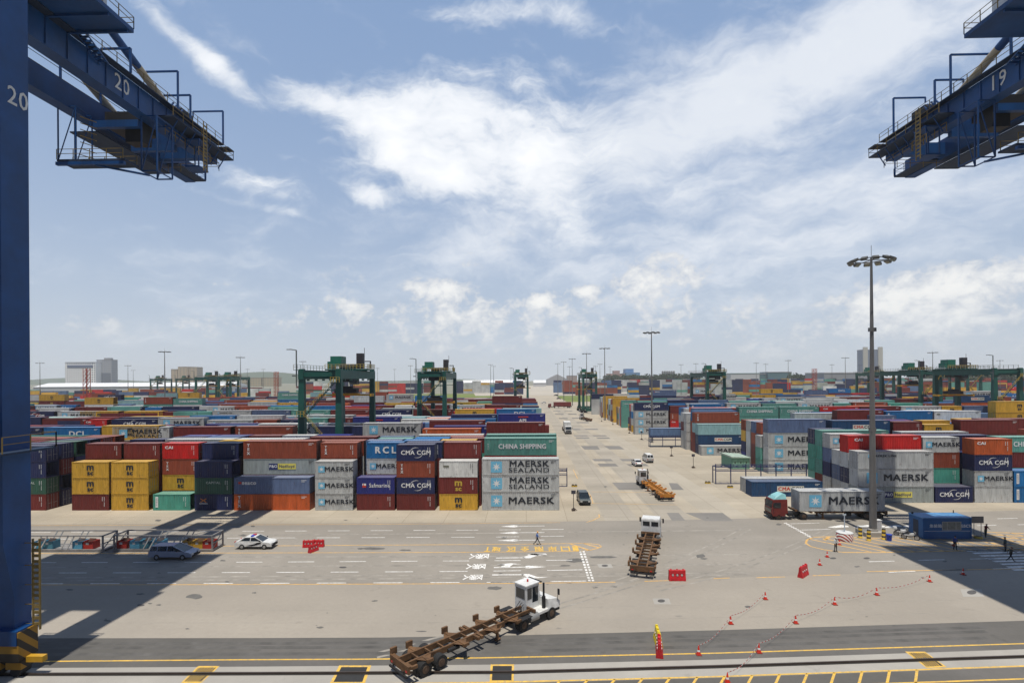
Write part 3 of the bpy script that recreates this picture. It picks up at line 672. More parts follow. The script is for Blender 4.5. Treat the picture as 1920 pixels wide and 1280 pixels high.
G_dark = ground_mat('worn_asphalt', (.115, .11, .10), (.16, .15, .14), stain=.5, sc=.3)
G_rail = ground_mat('rail_bed_concrete', (.42, .40, .36), (.34, .32, .29), stain=.5, sc=.5)
G_patch = ground_mat('patched_slab', (.20, .19, .175), (.245, .232, .212), stain=.2, sc=.4)
G_band = ground_mat('worn_concrete_band', (.365, .33, .27), (.42, .375, .31), joints=(5, 5), stain=.6, sc=.3); G_band2 = ground_mat('pale_concrete_band', (.46, .41, .33), (.40, .36, .29), joints=(6, 5), stain=.5, sc=.3)
G_grass = ground_mat('meadow', (.14, .19, .035), (.19, .22, .06), stain=.2, sc=.05)
P_wht = mat('white_road_paint', (.82, .81, .78), .7, var=.16, scale=1.2, wear=(.38, .35, .30)); P_yel = mat('yellow_road_paint', (.70, .40, .10), .7, var=.2, scale=1.2, wear=(.36, .31, .25)); P_yel2 = mat('bright_yellow_paint', (.75, .46, .07), .7, var=.16, scale=1.5, wear=(.36, .29, .17))
ZL = .004
def sheet(name, pts, z, m, kind='structure', label=None):
    n = len(pts); a = sum(pts[i][0] * pts[(i + 1) % n][1] - pts[(i + 1) % n][0] * pts[i][1] for i in range(n))
    idx = tuple(range(n)) if a > 0 else tuple(range(n - 1, -1, -1))
    o = place(name, MB().add([(p[0], p[1], z) for p in pts], [idx]).mesh(name, m)); return tag(o, label, kind=kind)
def curve_y(pts, x):                          # a ground line of the photo: y at a given x
    if x <= pts[0][0]: a, b = pts[0], pts[1]
    elif x >= pts[-1][0]: a, b = pts[-2], pts[-1]
    else:
        for a, b in zip(pts, pts[1:]):
            if a[0] <= x <= b[0]: break
    return a[1] + (b[1] - a[1]) * (x - a[0]) / (b[0] - a[0])
XS = [-700, -300, 0, 240, 480, 720, 960, 1150, 1340, 1540, 1740, 1920, 2200, 2600]
def band(name, top, bot, z, m, xs=XS):
    mb = MB(); vs = []
    for x in xs:
        for c in (top, bot): p = G(x, curve_y(c, x)); vs.append((p.x, p.y, z))
    mb.add(vs, [(2 * i, 2 * i + 1, 2 * i + 3, 2 * i + 2) for i in range(len(xs) - 1)]); return tag(mb.build(name, m), kind='structure')
C_yl = [(0, 985), (700, 982.5), (960, 980.5), (1340, 975), (1920, 958)]
C_or = [(0, 1096), (480, 1095.3), (960, 1093.3), (1150, 1091), (1340, 1083), (1620, 1075.5), (1920, 1066)]
C_dk = [(0, 1196), (480, 1195.5), (720, 1194.5), (960, 1190.5), (1340, 1181), (1920, 1163)]
C_y2 = [(0, 1240), (480, 1236), (720, 1235), (960, 1232), (1340, 1224), (1920, 1206)]
C_rb = [(0, 1252), (480, 1249), (960, 1245), (1340, 1236), (1920, 1216.5)]
C_rl = [(0, 1264), (480, 1262.5), (960, 1260), (1340, 1249.5), (1920, 1230.5)]
C_bt = [(0, 1291), (480, 1285), (960, 1278), (1340, 1268), (1920, 1248)]
def off(c, d): return [(x, y + d) for x, y in c]
sheet('ground', [(-4500, -200), (4500, -200), (4500, 3900), (-4500, 3900)], 0, G_far)
sheet('yard_paving', [(-900, 20), (900, 20), (900, 470), (36, 470), (36, 900), (-14, 900), (-14, 470), (-900, 470)], ZL, G_yard)
band('road', off(C_yl, -2), C_or, 2 * ZL, G_road)
band('quay_apron', C_or, off(C_bt, 220), 2 * ZL, G_apron)
band('wheel_worn_strip', C_dk, C_rb, 3 * ZL, G_dark)
band('rail_bed', C_rb, C_bt, 3 * ZL, G_rail)
band('quay_edge_strip', off(C_bt, 2), off(C_bt, 60), 3 * ZL, G_dark)
sheet('grass_field', [(-240, 505), (-14, 505), (-14, 720), (-290, 720)], 2 * ZL, G_grass); sheet('grass_field', [(36, 460), (150, 500), (170, 620), (36, 620)], 2 * ZL, G_grass)
sheet('grass_field', [(150, 520), (420, 520), (470, 610), (170, 620)], 2 * ZL, G_grass)
sheet('pale_depot_paving', [(-60, 640), (150, 640), (200, 1500), (-160, 1500)], 3 * ZL, ground_mat('pale_depot', (.44, .40, .33), (.5, .46, .4), sc=.02))
# broad lengthwise concrete bands in the crossing road
for k, (x0, x1, m) in enumerate(((11.5, 16.4, 'a'), (19.5, 24.4, 'a'), (27, 33, 'b'))):
    sheet('road_slab', [(x0, 78), (x1, 78), (x1, 470), (x0, 470)], 2 * ZL - .002, G_band if m == 'a' else G_band2)
# darker slabs in the crossing road
def q3(*p): return [G(860 + x / 4, 640 + y / 4)[:2] for x, y in p]
for q in [((1150, 1057), (1345, 1057), (1385, 1112), (1203, 1112)), ((1040, 915), (1175, 915), (1200, 936), (1060, 936)), ((1000, 880), (1140, 880), (1160, 897), (1020, 897)), ((1205, 880), (1330, 880), (1330, 897), (1230, 897)), ((1255, 918), (1400, 916), (1430, 934), (1285, 936)),
          ((915, 783), (1040, 783), (1060, 810), (945, 810)), ((1090, 783), (1205, 783), (1245, 808), (1130, 808)), ((860, 702), (960, 702), (970, 711), (870, 711)), ((875, 718), (975, 718), (985, 728), (885, 728)), ((1000, 702), (1100, 702), (1115, 712), (1015, 712)), ((1030, 718), (1125, 718), (1140, 729), (1045, 729)),
          ((850, 652), (905, 652), (915, 664), (860, 664)), ((940, 652), (1040, 652), (1050, 662), (955, 662)), ((880, 603), (970, 603), (980, 612), (890, 612)), ((750, 572), (815, 572), (820, 581), (755, 581)), ((845, 570), (925, 570), (930, 578), (855, 578)),
          ((720, 540), (785, 540), (790, 549), (725, 549)), ((815, 540), (880, 540), (890, 549), (825, 549)), ((705, 519), (760, 519), (765, 525), (710, 525)), ((790, 519), (850, 519), (855, 525), (795, 525)), ((1575, 1060), (1640, 1062), (1690, 1112), (1600, 1112)),
          ((1560, 1284), (1650, 1284), (1700, 1342), (1600, 1342)), ((1700, 1284), (1980, 1284), (2060, 1345), (1850, 1345))]:
    sheet('road_slab', q3(*q), 2 * ZL + .004, G_patch)
# paint
LINES = []
def line(pts, w, m=P_wht, z=4 * ZL):
    """a painted line through photo points, w metres wide"""
    p = [Vector(G(*q)[:2]) for q in pts]; mb = LINES.append
    for a, b in zip(p, p[1:]):
        d = (b - a).normalized(); n = Vector((-d.y, d.x)) * (w / 2)
        mb((m, [a + n, a - n, b - n, b + n], z))
def flush(name, label=None):
    by = {}
    for m, q, z in LINES: by.setdefault(m.name, (m, []))[1].append((q, z))
    for m, l in by.values():
        mb = MB()
        for q, z in l:
            ar = sum(q[i][0] * q[(i + 1) % len(q)][1] - q[(i + 1) % len(q)][0] * q[i][1] for i in range(len(q)))
            mb.add([(v[0], v[1], z) for v in q], [tuple(range(len(q))) if ar > 0 else tuple(range(len(q) - 1, -1, -1))])
        tag(mb.build(name, m), kind='structure')
    LINES.clear()
def poly(pts, m=P_wht, z=4 * ZL): LINES.append((m, [Vector(G(*q)[:2]) for q in pts], z))
def along(c, x0, x1, w, m, n=6):
    xs = sorted([x0 + (x1 - x0) * i / n for i in range(n + 1)]); line([(x, curve_y(c, x)) for x in xs], w, m)
def dash(c, xs, ln, w=.15, m=P_wht):
    for x in xs: line([(x, curve_y(c, x)), (x + ln, curve_y(c, x + ln))], w, m)
along(C_yl, -100, 1050, .13, P_yel); along(C_or, -100, 1154, .16, P_yel); along(C_y2, -400, 2200, .16, P_yel2, 12); along(C_bt, -400, 2200, .16, P_yel2, 12)
C_b2 = off(C_bt, 24); along(C_b2, 900, 2300, .16, P_yel2, 8)
for i in range(14):
    x = 1040 + i * 51.5 - i * 0; line([(x + 10, curve_y(C_bt, x)), (x - 14 + i * 1.6, curve_y(C_b2, x))], .16, P_yel2)
line([(-50, 1037.5), (480, 1036), (860, 1035), (1085, 1033), (1106, 1031), (1122, 1027), (1128, 1024), (1122, 1020.5), (1100, 1018), (960, 1020), (860, 1020.5), (480, 1023), (-50, 1024)], .18, P_yel)
for a, b in (((1069, 1019), (1105, 1031)), ((1094, 1018.3), (1122, 1026))): line([a, b], .3, P_yel)
line([(1100, 978.5), (1112, 975), (1124, 969), (1123, 964)], .16, P_yel)
line([(1110, 921.5), (1260, 923)], .14, P_yel); line([(1105, 943), (1270, 946)], .14, P_yel); line([(1083, 897), (1075, 880)], .14, P_yel); line([(1098, 918), (1108, 930), (1112, 944)], .12, P_yel)
for x0, x1, y in ((1208, 1255, 1088.5), (1338, 1368, 1083.6), (1418, 1472, 1081.7), (1524, 1576, 1078), (1625, 1920, 1068)): line([(x0, y + (3 if x1 > 1900 else .7)), (x1, y - (2.5 if x1 > 1900 else .7))], .16, P_yel)
CA = [(0, 997.5), (500, 995.2), (900, 993.3), (1062, 991.8)]; CB = [(0, 1010.5), (500, 1008), (900, 1006.6), (1062, 1004.5)]
CC = [(0, 1054.3), (480, 1053.3), (900, 1050.8), (1070, 1049.6)]; CD = [(0, 1073.8), (480, 1072.7), (830, 1071), (1094, 1067.8)]; CE = [(0, 1094), (480, 1093), (900, 1091.3), (1099, 1089)]
dash(CA, [53.5 + 80.2 * i for i in range(13)], 41); dash(CB, [90 + 84 * i for i in range(12)], 43.5)
dash(CC, [56 + 96.8 * i for i in range(11)], 49); dash(CD, [8 + 102 * i for i in range(9)], 52.5); dash(CE, [63 + 106.2 * i for i in range(9)], 55)
line([(925, 1070), (977, 1069.3)], .15); line([(1026, 1068.9), (1092, 1067.6)], .15); line([(920, 1091.3), (977, 1090.8)], .15); line([(1032, 1089.7), (1099, 1088.6)], .15)
for i in range(12):                            # two dotted stop bars
    t = i / 11; y = 1033.5 + 54 * t
    for k in (0, 1):
        x = 1085.5 + 6.3 * k + (17 + k * .6) * t; poly([(x, y - 1.5), (x + 4.2, y - 1.5), (x + 5, y + 1.6), (x + .8, y + 1.6)])
        t2 = i / 11; x2 = 1467 + 3.2 * k + 48 * t2; y2 = 980.5 + 26.5 * t2; poly([(x2 + 2, y2 - .8), (x2 + 5, y2 - .8), (x2 + 6.6, y2 + .6), (x2 + 3.6, y2 + .6)])
for y in (986, 998.2, 1012.3):                 # arrows pointing to the left
    dx = (y - 986) * -.25; line([(970 + dx, y), (1021, y - .5)], .17); poly([(939 + dx, y + .7), (964, y - 2), (973, y - .6), (974, y + .6), (964, y + 2.2)])
def arrow(x, y, s):
    dx = 0
    line([(x, y), (x + 56, y)], .22)
line([(930, 1045.6), (985, 1045)], .22); poly([(980, 1046.2), (994, 1046), (1011, 1039.6), (1026, 1039.6), (1023, 1037.2), (997, 1037.8), (981, 1044.2)]); poly([(988, 1039.6), (1000, 1037.4), (1024, 1039.3), (1010, 1040.8)])
line([(926, 1063.5), (986, 1062.6)], .22); poly([(985, 1060.6), (992, 1059.9), (1024, 1062.2), (992, 1065.0), (985, 1064.4)]); poly([(938, 1063.2), (955, 1062.6), (962, 1057.5), (978, 1057.4), (958, 1055.3), (930, 1057.8), (944, 1058)])
line([(923, 1077.3), (982, 1076.8)], .22); poly([(975, 1075.7), (991, 1075.4), (1008, 1081.2), (1027, 1081.8), (1006, 1083.6), (976, 1082.7), (990, 1082)])
for x0, y0, x1 in ((1811, 1032.3, 1890), (1825, 1036.8, 1914), (1838, 1041.8, 1935), (1851, 1047, 1950), (1863, 1052, 1960), (1877, 1057.3, 1970), (1889, 1062.6, 1985), (1899, 1068, 2000)): line([(x0, y0), (x1, y0 - 2.3)], .42)
for a, b in (((1629, 1052.5), (1677, 1051.3)), ((1722, 1050), (1771, 1048.6)), ((1819, 1047.5), (1866, 1046.5)), ((1666, 1072.4), (1716, 1070.2)), ((1764, 1068.8), (1813, 1067.3)), ((1862, 1066), (1914, 1064.2)), ((1870, 972), (1908, 971)), ((1832, 985), (1868, 984)), ((1908, 983.3), (1950, 982)),
             ((1482, 981.5), (1536, 980)), ((1503, 993.2), (1557, 991.6)), ((1650, 977.5), (1681, 976.4)), ((1690, 988), (1713, 987.6)), ((1823, 973), (1840, 972.6))): line([a, b], .15)
for x in (1552, 1600, 1620, 1655, 1680): poly([(x, 988), (x + 25, 983.5), (x + 38, 985.4), (x + 40, 987.6), (x + 12, 989.3)])
# yellow hatched island on the right
line([(1700, 1010), (1600, 1007), (1552, 1005.5), (1524, 1007), (1513, 1012), (1511, 1018), (1520, 1024), (1545, 1030), (1580, 1035), (1640, 1035.5), (1760, 1033), (1950, 1029)], .24, P_yel)
for i in range(16):
    x = 1516 + i * 27; line([(x, 1010 - min(i, 1) * 1.4 - max(0, i - 3) * .9), (x + 118 + i * 1.5, 1034.5 - max(0, i - 3) * .45)], .24, P_yel)
for i in range(7): line([(1850 - 2, 997 + i * 5.0), (1990, 994 + i * 5.4 + 8)], .26, P_yel)
line([(1555, 1006.5), (1545, 1012)], .4, P_yel)
flush('painted_road_lines')
def road_text(body, px, py, w_px, h_px, rot, m):
    vs, fs = text_mesh(body, 1.0, 1, .0); c = G(px, py); a = G(px + w_px / 2, py); b = G(px, py - h_px / 2)
    W_ = 2 * (a - c).length; H_ = 2 * (b - c).length
    xs = [v[0] for v in vs]; ys = [v[1] for v in vs]; cw, ch = max(xs) - min(xs), max(ys) - min(ys)
    r = math.radians(rot); mb = MB(); out_ = []
    for x, y, z in vs:
        u, v = (x - (max(xs) + min(xs)) / 2) / cw, (y - (max(ys) + min(ys)) / 2) / ch
        U, V = u * math.cos(r) - v * math.sin(r), u * math.sin(r) + v * math.cos(r)
        out_.append((c.x + U * W_, c.y + V * H_, 4 * ZL + (.002 if z > 0 else 0)))
    for k, (dx, dy) in enumerate(((-.03, -.03), (.03, -.03), (-.03, .03), (.03, .03))): mb.add([(a + dx, b + dy, c_ + k * .0008) for a, b, c_ in out_], fs)
    tag(mb.build('road_lettering', m), kind='structure')
for ch, x in zip('T域区全限岸口1', (914, 931, 958, 984, 1010, 1036, 1060, 1079)): road_text(ch, x, 1029.2 - (x - 914) * .008, 10 if ch in 'T1' else 16, 8.5, 180, P_yel2)
for y, x0 in ((1042.5, 884), (1061.5, 878), (1081.8, 872)):
    for ch, d in zip('入港区', (3, 15, 26)): road_text(ch, x0 + d, y, 12, 9, -90, P_wht)
# trench covers beside the rail, manholes, oil stains
D_grate = mat('cast_iron_grate', (.03, .03, .03), .7); D_stain = mat('oil_stained_concrete', (.13, .125, .115), .85, var=.2, scale=2)
def quadp(name, pts, z, m): sheet(name, [G(*p)[:2] for p in pts], z, m)
def hatchbox(pts, bars, inner):
    quadp('painted_frame', pts, 4 * ZL + .002, P_yel2)
    c = [sum(p[i] for p in pts) / 4 for i in (0, 1)]; ins = [(c[0] + (x - c[0]) * .82, c[1] + (y - c[1]) * .82) for x, y in pts]
    quadp('trench_cover', ins, 4 * ZL + .006, D_grate)
    if bars:
        a, b, d, e = ins
        for i in range(bars):
            t = (i + .25) / bars; t2 = (i + .6) / bars
            L_ = lambda p, q, t: (p[0] + (q[0] - p[0]) * t, p[1] + (q[1] - p[1]) * t)
            LINES.append((P_yel2, [Vector(G(*q)[:2]) for q in (L_(a, b, t), L_(a, b, t2), L_(e, d, max(0, t2 - .12)), L_(e, d, max(0, t - .12)))], 4 * ZL + .01))
hatchbox([(372, 1248), (412, 1248), (377, 1280), (339, 1280)], 6, 0); hatchbox([(636, 1247), (696, 1247), (684, 1281), (618, 1281)], 0, 0)
hatchbox([(920, 1245), (964, 1245), (963, 1278), (918, 1278)], 0, 0); hatchbox([(1697, 1221), (1734, 1221), (1775, 1250), (1738, 1252)], 7, 0)
flush('painted_road_lines')
for x, y, a, b in ((1240, 1126, 7, 3), (1420 + 142, 1046, 6, 1.7), (1625, 1046, 6, 1.7), (1822, 1110, 9, 4), (1134, 1060, 6, 2), (643, 1063, 7, 1.6), (264, 1134, 7, 2), (474, 986, 4, 1.4), (1135, 912, 3, 1)):
    if x in (1240, 1822, 1134): quadp('manhole_surround', [(x - 2.4 * a, y - 1.6 * b), (x + 2 * a, y - 1.6 * b), (x + 2.6 * a, y + 2 * b), (x - 1.8 * a, y + 2 * b)], 3 * ZL, G_rail)
    quadp('manhole_cover', [(x + a * math.cos(t * math.pi / 8), y + b * math.sin(t * math.pi / 8)) for t in range(16)], 4 * ZL, mat('manhole_iron', (.09, .085, .08), .7))
SR = random.Random(3)
for x, y, a, b in ((928, 1102, 15, 3.6), (364, 1118, 16, 4.5), (1313, 1042, 9, 4), (1080, 1050, 20, 4), (1130, 1044, 30, 2.5), (700, 1028, 22, 3), (760, 1031, 12, 1.5), (1060, 1060, 12, 1.5), (675, 1028, 6, 2), (790, 1183, 12, 1.2), (340, 1032, 6, 1.2), (1320, 1047, 7, 1.5)):
    quadp('oil_stain', [(x + a * math.cos(t * math.pi / 7) * SR.uniform(.7, 1.1), y + b * math.sin(t * math.pi / 7) * SR.uniform(.7, 1.15)) for t in range(14)], 2 * ZL + .006, D_stain)
TM_ = mat('tyre_marked_concrete', (.24, .215, .175), .9, var=.25, scale=.6); TM2 = mat('tyre_rubber_marks', (.285, .262, .228), .9, var=.3, scale=.8)
for c, dy in ((CC, -9), (CC, 9), (CD, 8), (CD, 13), (CA, 6)):
    line([(x, curve_y(c, x) + dy + 1.2 * math.sin(x * .004 + dy)) for x in range(-100, 1500, 100)], .38, TM2, 2 * ZL + .002)
ZT = 2 * ZL + .003
for x0, y0, xm, ym, x1, y1 in ((1110, 1100, 1290, 1050, 1400, 985), (1230, 1100, 1420, 1060, 1560, 985), (700, 1225, 1000, 1150, 1200, 1085)):
    P_ = [((1 - t) ** 2 * x0 + 2 * t * (1 - t) * xm + t * t * x1, (1 - t) ** 2 * y0 + 2 * t * (1 - t) * ym + t * t * y1) for t in [i / 14 for i in range(15)]]
    for k in (0, 1): ZT += .0004; line([(a + k * 7, b + k * 7) for a, b in P_], .26, TM2, ZT)
for c, dy in ((C_dk, 10), (C_dk, 18), (C_dk, 30)): line([(x, curve_y(c, x) + dy) for x in range(-100, 2000, 150)], .45, mat('dark_tyre_lane', (.105, .10, .093), .85, var=.3, scale=.6), 3 * ZL + .002)
flush('tyre_marks')
for i in range(70):
    px_, py_ = SR.uniform(100, 1850), SR.uniform(970, 1180); a = SR.uniform(1.5, 8); b = a * .25
    if 500 < px_ < 900 or True: quadp('oil_stain', [(px_ + a * math.cos(t * math.pi / 5) * SR.uniform(.5, 1.2), py_ + b * math.sin(t * math.pi / 5) * SR.uniform(.5, 1.2)) for t in range(10)], 2 * ZL + .007 + i * .0001, D_stain if i % 3 else TM2)
for y in (1142, 1166): line([(x, y + (1 if x < 900 else 0) - max(0, x - 900) * .02) for x in range(0, 2000, 200)], .05, TM2, 2 * ZL + .002)
flush('slab_joints')
# crane rail
mb = MB(); pr = [G(x, curve_y(C_rl, x)) for x in XS]
for a, b in zip(pr, pr[1:]):
    mb.beam(a + Vector((0, 0, .02)), b + Vector((0, 0, .02)), .42, .02, 0); mb.beam(a + Vector((0, 0, .07)), b + Vector((0, 0, .07)), .12, .10, 1)
tag(mb.build('crane_rail', [mat('rail_groove', (.025, .022, .02), .8), mat('rail_steel', (.10, .075, .06), .45, .6)]), 'dark steel crane rail sunk into the pale concrete bed', 'rail')
# ------------------------------------------------------------------ quay cranes
B_blue = mat('crane_blue_paint', (.001, .050, .185), .5, var=.25, scale=.35, rust=.15); B_wht = mat('machinery_white', (.6, .6, .58), .5); B_rail = mat('handrail_yellow', (.20, .14, .04), .6, var=.2)
B_dark = mat('greasy_machinery', (.012, .013, .017), .6); B_tan = mat('stay_pipe_tan', (.42, .35, .24), .6); B_plate = mat('floor_plate', (.012, .03, .07), .7); B_haz = None
def stripes(name, c1, c2, w=.35, ang=.8, axis=(1, 0, 1)):
    m = bpy.data.materials.new(name); m.use_nodes = True; t = m.node_tree; b = t.nodes['Principled BSDF']; L = t.links; b.inputs['Roughness'].default_value = .6
    g = t.nodes.new('ShaderNodeTexCoord'); d = t.nodes.new('ShaderNodeVectorMath'); d.operation = 'DOT_PRODUCT'; L.new(g.outputs['Object'], d.inputs[0]); d.inputs[1].default_value = tuple(a / w for a in axis)
    f = t.nodes.new('ShaderNodeMath'); f.operation = 'FRACT'; L.new(d.outputs['Value'], f.inputs[0]); q = t.nodes.new('ShaderNodeMath'); q.operation = 'GREATER_THAN'; q.inputs[1].default_value = .5; L.new(f.outputs[0], q.inputs[0])
    x = t.nodes.new('ShaderNodeMix'); x.data_type = 'RGBA'; L.new(q.outputs[0], x.inputs[0]); x.inputs[6].default_value = (*c1, 1); x.inputs[7].default_value = (*c2, 1); L.new(x.outputs[2], b.inputs['Base Color']); return m
B_haz = stripes('hazard_stripes', (.30, .16, .012), (.015, .013, .012), 1.1, axis=(0, 1, 1))
B_haz2 = stripes('hazard_stripes_small', (.55, .36, .03), (.02, .02, .02), .5, axis=(0, 0, 1)); B_redw = stripes('red_white_slant', (.6, .58, .54), (.28, .03, .02), .42, axis=(1, .6, 1))
def railing(mb, pts, h=1.1, step=1.8, r=.03, mi=0):
    for a, b in zip(pts, pts[1:]):
        a = Vector(a); b = Vector(b); n = max(1, int((b - a).length / step)); up = Vector((0, 0, h))
        for z in (h, h * .55): mb.beam(a + Vector((0, 0, z)), b + Vector((0, 0, z)), r * 1.6, mi=mi)
        for i in range(n + 1): p = a + (b - a) * i / n; mb.beam(p, p + up, r * 2, mi=mi)
def ladder(mb, a, b, w, mi=0, n=None, up=(1, 0, 0)):
    a = Vector(a); b = Vector(b); u = Vector(up) * w / 2; n = n or int((b - a).length / .45)
    mb.beam(a - u, b - u, .08, .12, mi); mb.beam(a + u, b + u, .08, .12, mi)
    for i in range(1, n): p = a + (b - a) * i / n; mb.beam(p - u, p + u, .06, .2, mi)
def truss(mb, p, q, w, h, n=4, t=.16, mi=0):
    """box frame between two hang points p, q (top corners), dropping h"""
    p = Vector(p); q = Vector(q); dn = Vector((0, 0, -h)); side = Vector((0, w, 0))
    for s in (Vector(), side):
        mb.beam(p + s, q + s, t, mi=mi); mb.beam(p + s + dn, q + s + dn, t, mi=mi)
        for i in range(n + 1):
            a = p + s + (q - p) * i / n; mb.beam(a, a + dn, t, mi=mi)
            if i < n: b = p + s + (q - p) * (i + 1) / n; mb.beam(a if i % 2 else a + dn, b + dn if i % 2 else b, t * .7, mi=mi)
    for i in range(n + 1):
        a = p + (q - p) * i / n; mb.beam(a, a + side, t * .8, mi=mi); mb.beam(a + dn, a + side + dn, t * .8, mi=mi)
def quay_crane(cx, s, number, label, hw, yh, yend):
    """s = +1: the camera looks at its +X side"""
    root = empty('quay_crane', (cx, 37, 0)); tag(root, label, 'quay crane', 'blue quay cranes')
    O = Vector((cx, 37, 0))
    def X(u): return u * s                                   # u > 0 is the side the camera sees
    def bx(mb, u0, y0, z0, u1, y1, z1, mi=0):
        a, b = sorted((X(u0), X(u1))); mb.box(a, y0 - 37, z0, b, y1 - 37, z1, mi)
    for u in (1, -1):
        for y in (37, 7):
            mb = MB(); a, b = (8.0, 10.9)
            prof = [(35.9, 38.0, 55), (35.9, 38.0, 9.5), (36.7, 38.0, 5.5), (36.7, 38.0, 3.2)]
            vs = []
            for y0, y1, z in prof:
                for uu, yy in ((a, y0), (b, y0), (b, y1), (a, y1)): vs.append((X(uu * u), yy - 37 + (y - 37), z))
            fl = (u * s) < 0
            fs = [(0, 1, 2, 3), (15, 14, 13, 12)] + [(4 * k + i, 4 * k + 4 + i, 4 * k + 4 + (i + 1) % 4, 4 * k + (i + 1) % 4) for k in range(3) for i in range(4)]
            if fl: fs = [f[::-1] for f in fs]
            mb.add(vs, fs); lg = mb.build('leg', B_blue, root)
            if u == 1 and y == 37:
                mb = MB(); R_ = Matrix.Translation((X(10.92), .18, 40.9)) @ Matrix.Rotation(math.pi / 2 * s, 4, 'Z'); add_text(mb, number, 1.8, (0, 0, 0), .86, .01, 0, 'xz', R_); mb.build('lettering', B_wht, lg)
                mb = MB(); ladder(mb, (X(11.75), .5, 3), (X(11.75), .5, 9.5), .5, n=16)
                for z in (3.4, 4.8, 6.2, 7.6, 9.2): mb.beam((X(10.9), .5, z), (X(11.9), .5, z), .05)
                mb.build('access_ladder', B_rail, lg)
                mb = MB(); bx(mb, 7.0, 34.8, 15.8, 11.9, 38.9, 15.95); railing(mb, [(X(12.0), -2.2, 15.95), (X(12.0), 1.9, 15.95), (X(7), 1.9, 15.95)], mi=1); mb.build('walkway', [B_plate, B_rail], lg)
    for y in (37, 7):
        mb = MB(); bx(mb, -11.5, y - .8, 2.4, 11.5, y + .8, 3.4); bx(mb, -8.2, y - .9, 16.2, 8.2, y + .9, 18.4); bx(mb, -8.2, y - .9, 47.6, 8.2, y + .9, 49.8)
        mb.build('cross_beam', B_blue, root)
        for u in (1, -1):
            mb = MB()
            bx(mb, u * 6.2, y - .75, 1.3, u * 11.6, y + .75, 3.3, 0); bx(mb, u * 11.6, y - .2, 1.0, u * 12.8, y + .2, 1.4, 2)
            for k in range(4):
                xx = X(u * (6.7 + k * 1.45)); mb.tube((xx, y - 37 - .45, .42), (xx, y - 37 + .45, .42), .36, n=12, mi=1); mb.cbox((xx, y - 37, .95), (1.1, 1.15, .6), 0)
            mb.build('bogie', [B_haz, B_dark, mat('buffer_yellow', (.5, .28, .02), .5)], root)
    mb = MB()
    for u in (1, -1): bx(mb, u * 8.4, 8, 16.4, u * 10.8, 35.9, 18.2); bx(mb, u * 8.4, 8, 48.0, u * 10.8, 35.9, 49.6)
    mb.build('portal_beam', B_blue, root)
    for u in (1, -1):
        mb = MB(); a, b = sorted((2.85 * u, 4.35 * u)); ye = yend + (0 if u > 0 else 6.5); bx(mb, a, -30, 50.8, b, ye, 53.4)
        o_ = 4.35 * u; bx(mb, o_, -30, 53.42, o_ + .9 * u, ye, 53.52, 1)
        for k in range(30): yy = 12 + k * 2.3; bx(mb, o_, yy, 50.9, o_ + .1 * u, yy + .08, 53.3) if yy < ye else None
        gd = mb.build('girder', [B_blue, B_plate], root)
        mb = MB(); railing(mb, [(X(o_ + .85 * u), 50 - 37, 53.5), (X(o_ + .85 * u), ye - 37, 53.5)]); mb.build('handrail', B_rail, gd)
        if u == 1:
            mb = MB(); yt = 55.6 if s > 0 else 58.2
            R_ = Matrix.Translation((X(4.39), yt - 37, 52.15)) @ Matrix.Rotation(math.pi / 2 * s, 4, 'Z'); add_text(mb, number, 2.3, (0, 0, 0), .9, .01, 0, 'xz', R_); mb.build('lettering', B_wht, gd)
        mb = MB(); p = Vector((X(3.6 * u), 66 - 37, 53.3)); q = Vector((X(3.6 * u), 12 - 37, 75)); m_ = p + (q - p) * .13
        mb.tube(p, m_, .42, n=12, mi=1); mb.tube(m_, q, .42, n=12, mi=0); mb.cbox(p + Vector((0, 0, .2)), (.9, 2.2, 1.4), 0); mb.build('backstay', [B_blue, B_tan], root)
    for y in (68, yend - .8): mb = MB(); bx(mb, -2.85, y - .5, 51.2, 2.85, y + .5, 52.8); mb.build('end_tie', B_blue, root)
    mb = MB()
    ze = yend + 6.5; bx(mb, -2.85, yend, 50.9, -1.2, ze, 51.1, 1); railing(mb, [(X(-1.2), yend - 37, 51.1), (X(-1.2), ze - 37, 51.1), (X(-4.4), ze - 37, 51.1)], mi=0); [mb.beam((X(u_), ze - 37.1, 50.9), (X(u_), ze - 37.1, 54.4), .14) for u_ in (-4.3, -1.3)]; mb.beam((X(-4.3), ze - 37.1, 54.4), (X(-1.3), ze - 37.1, 54.4), .14); bx(mb, -2.8, yend - .6, 52.85, 6.2, yend + .9, 53.0, 1)
    mb.build('end_deck', [B_blue, B_plate], root)
    # end platforms, sheaves and festoon frames
    mb = MB(); xo = X(4.9)
    bx(mb, 4.36, yend - 12, 51.6, 6.2, yend + .8, 51.75, 1); bx(mb, -6.2, yend - 12, 49.9, -2.9, yend + .8, 50.05, 1)
    railing(mb, [(X(6.15), yend - 49, 51.75), (X(6.15), yend - 36.2, 51.75), (X(-5.4), yend - 36.2, 51.75)], mi=2); railing(mb, [(X(4.5), yend - 48, 49.95), (X(4.5), yend - 36.9, 49.95), (X(-4.5), yend - 36.9, 49.95)], mi=2)
    for k in range(7): yy = yend - 48 + k * 1.7; mb.beam((X(6.0), yy, 51.6), (X(4.9), yy, 49.9), .1)
    bx(mb, .5, yend - 5, 53.5, 2.6, yend - 2.6, 56.2, 3); bx(mb, -1.8, yend - 6, 53.5, -.2, yend - 3.2, 55.6, 3)
    for k in range(5): mb.tube((X(.4 + k * .5), yend - 5.4 - 37, 55.2), (X(.55 + k * .5), yend - 5.4 - 37, 55.2), .75, n=14, mi=3)
    for k in range(4): mb.beam((X(3.0), yend - 9 - 37 + k * .6, 53.5), (X(3.0), yend - 7.2 - 37 + k * .6, 55.7), .16)
    mb.build('end_platform', [B_blue, B_plate, B_rail, B_dark], root)
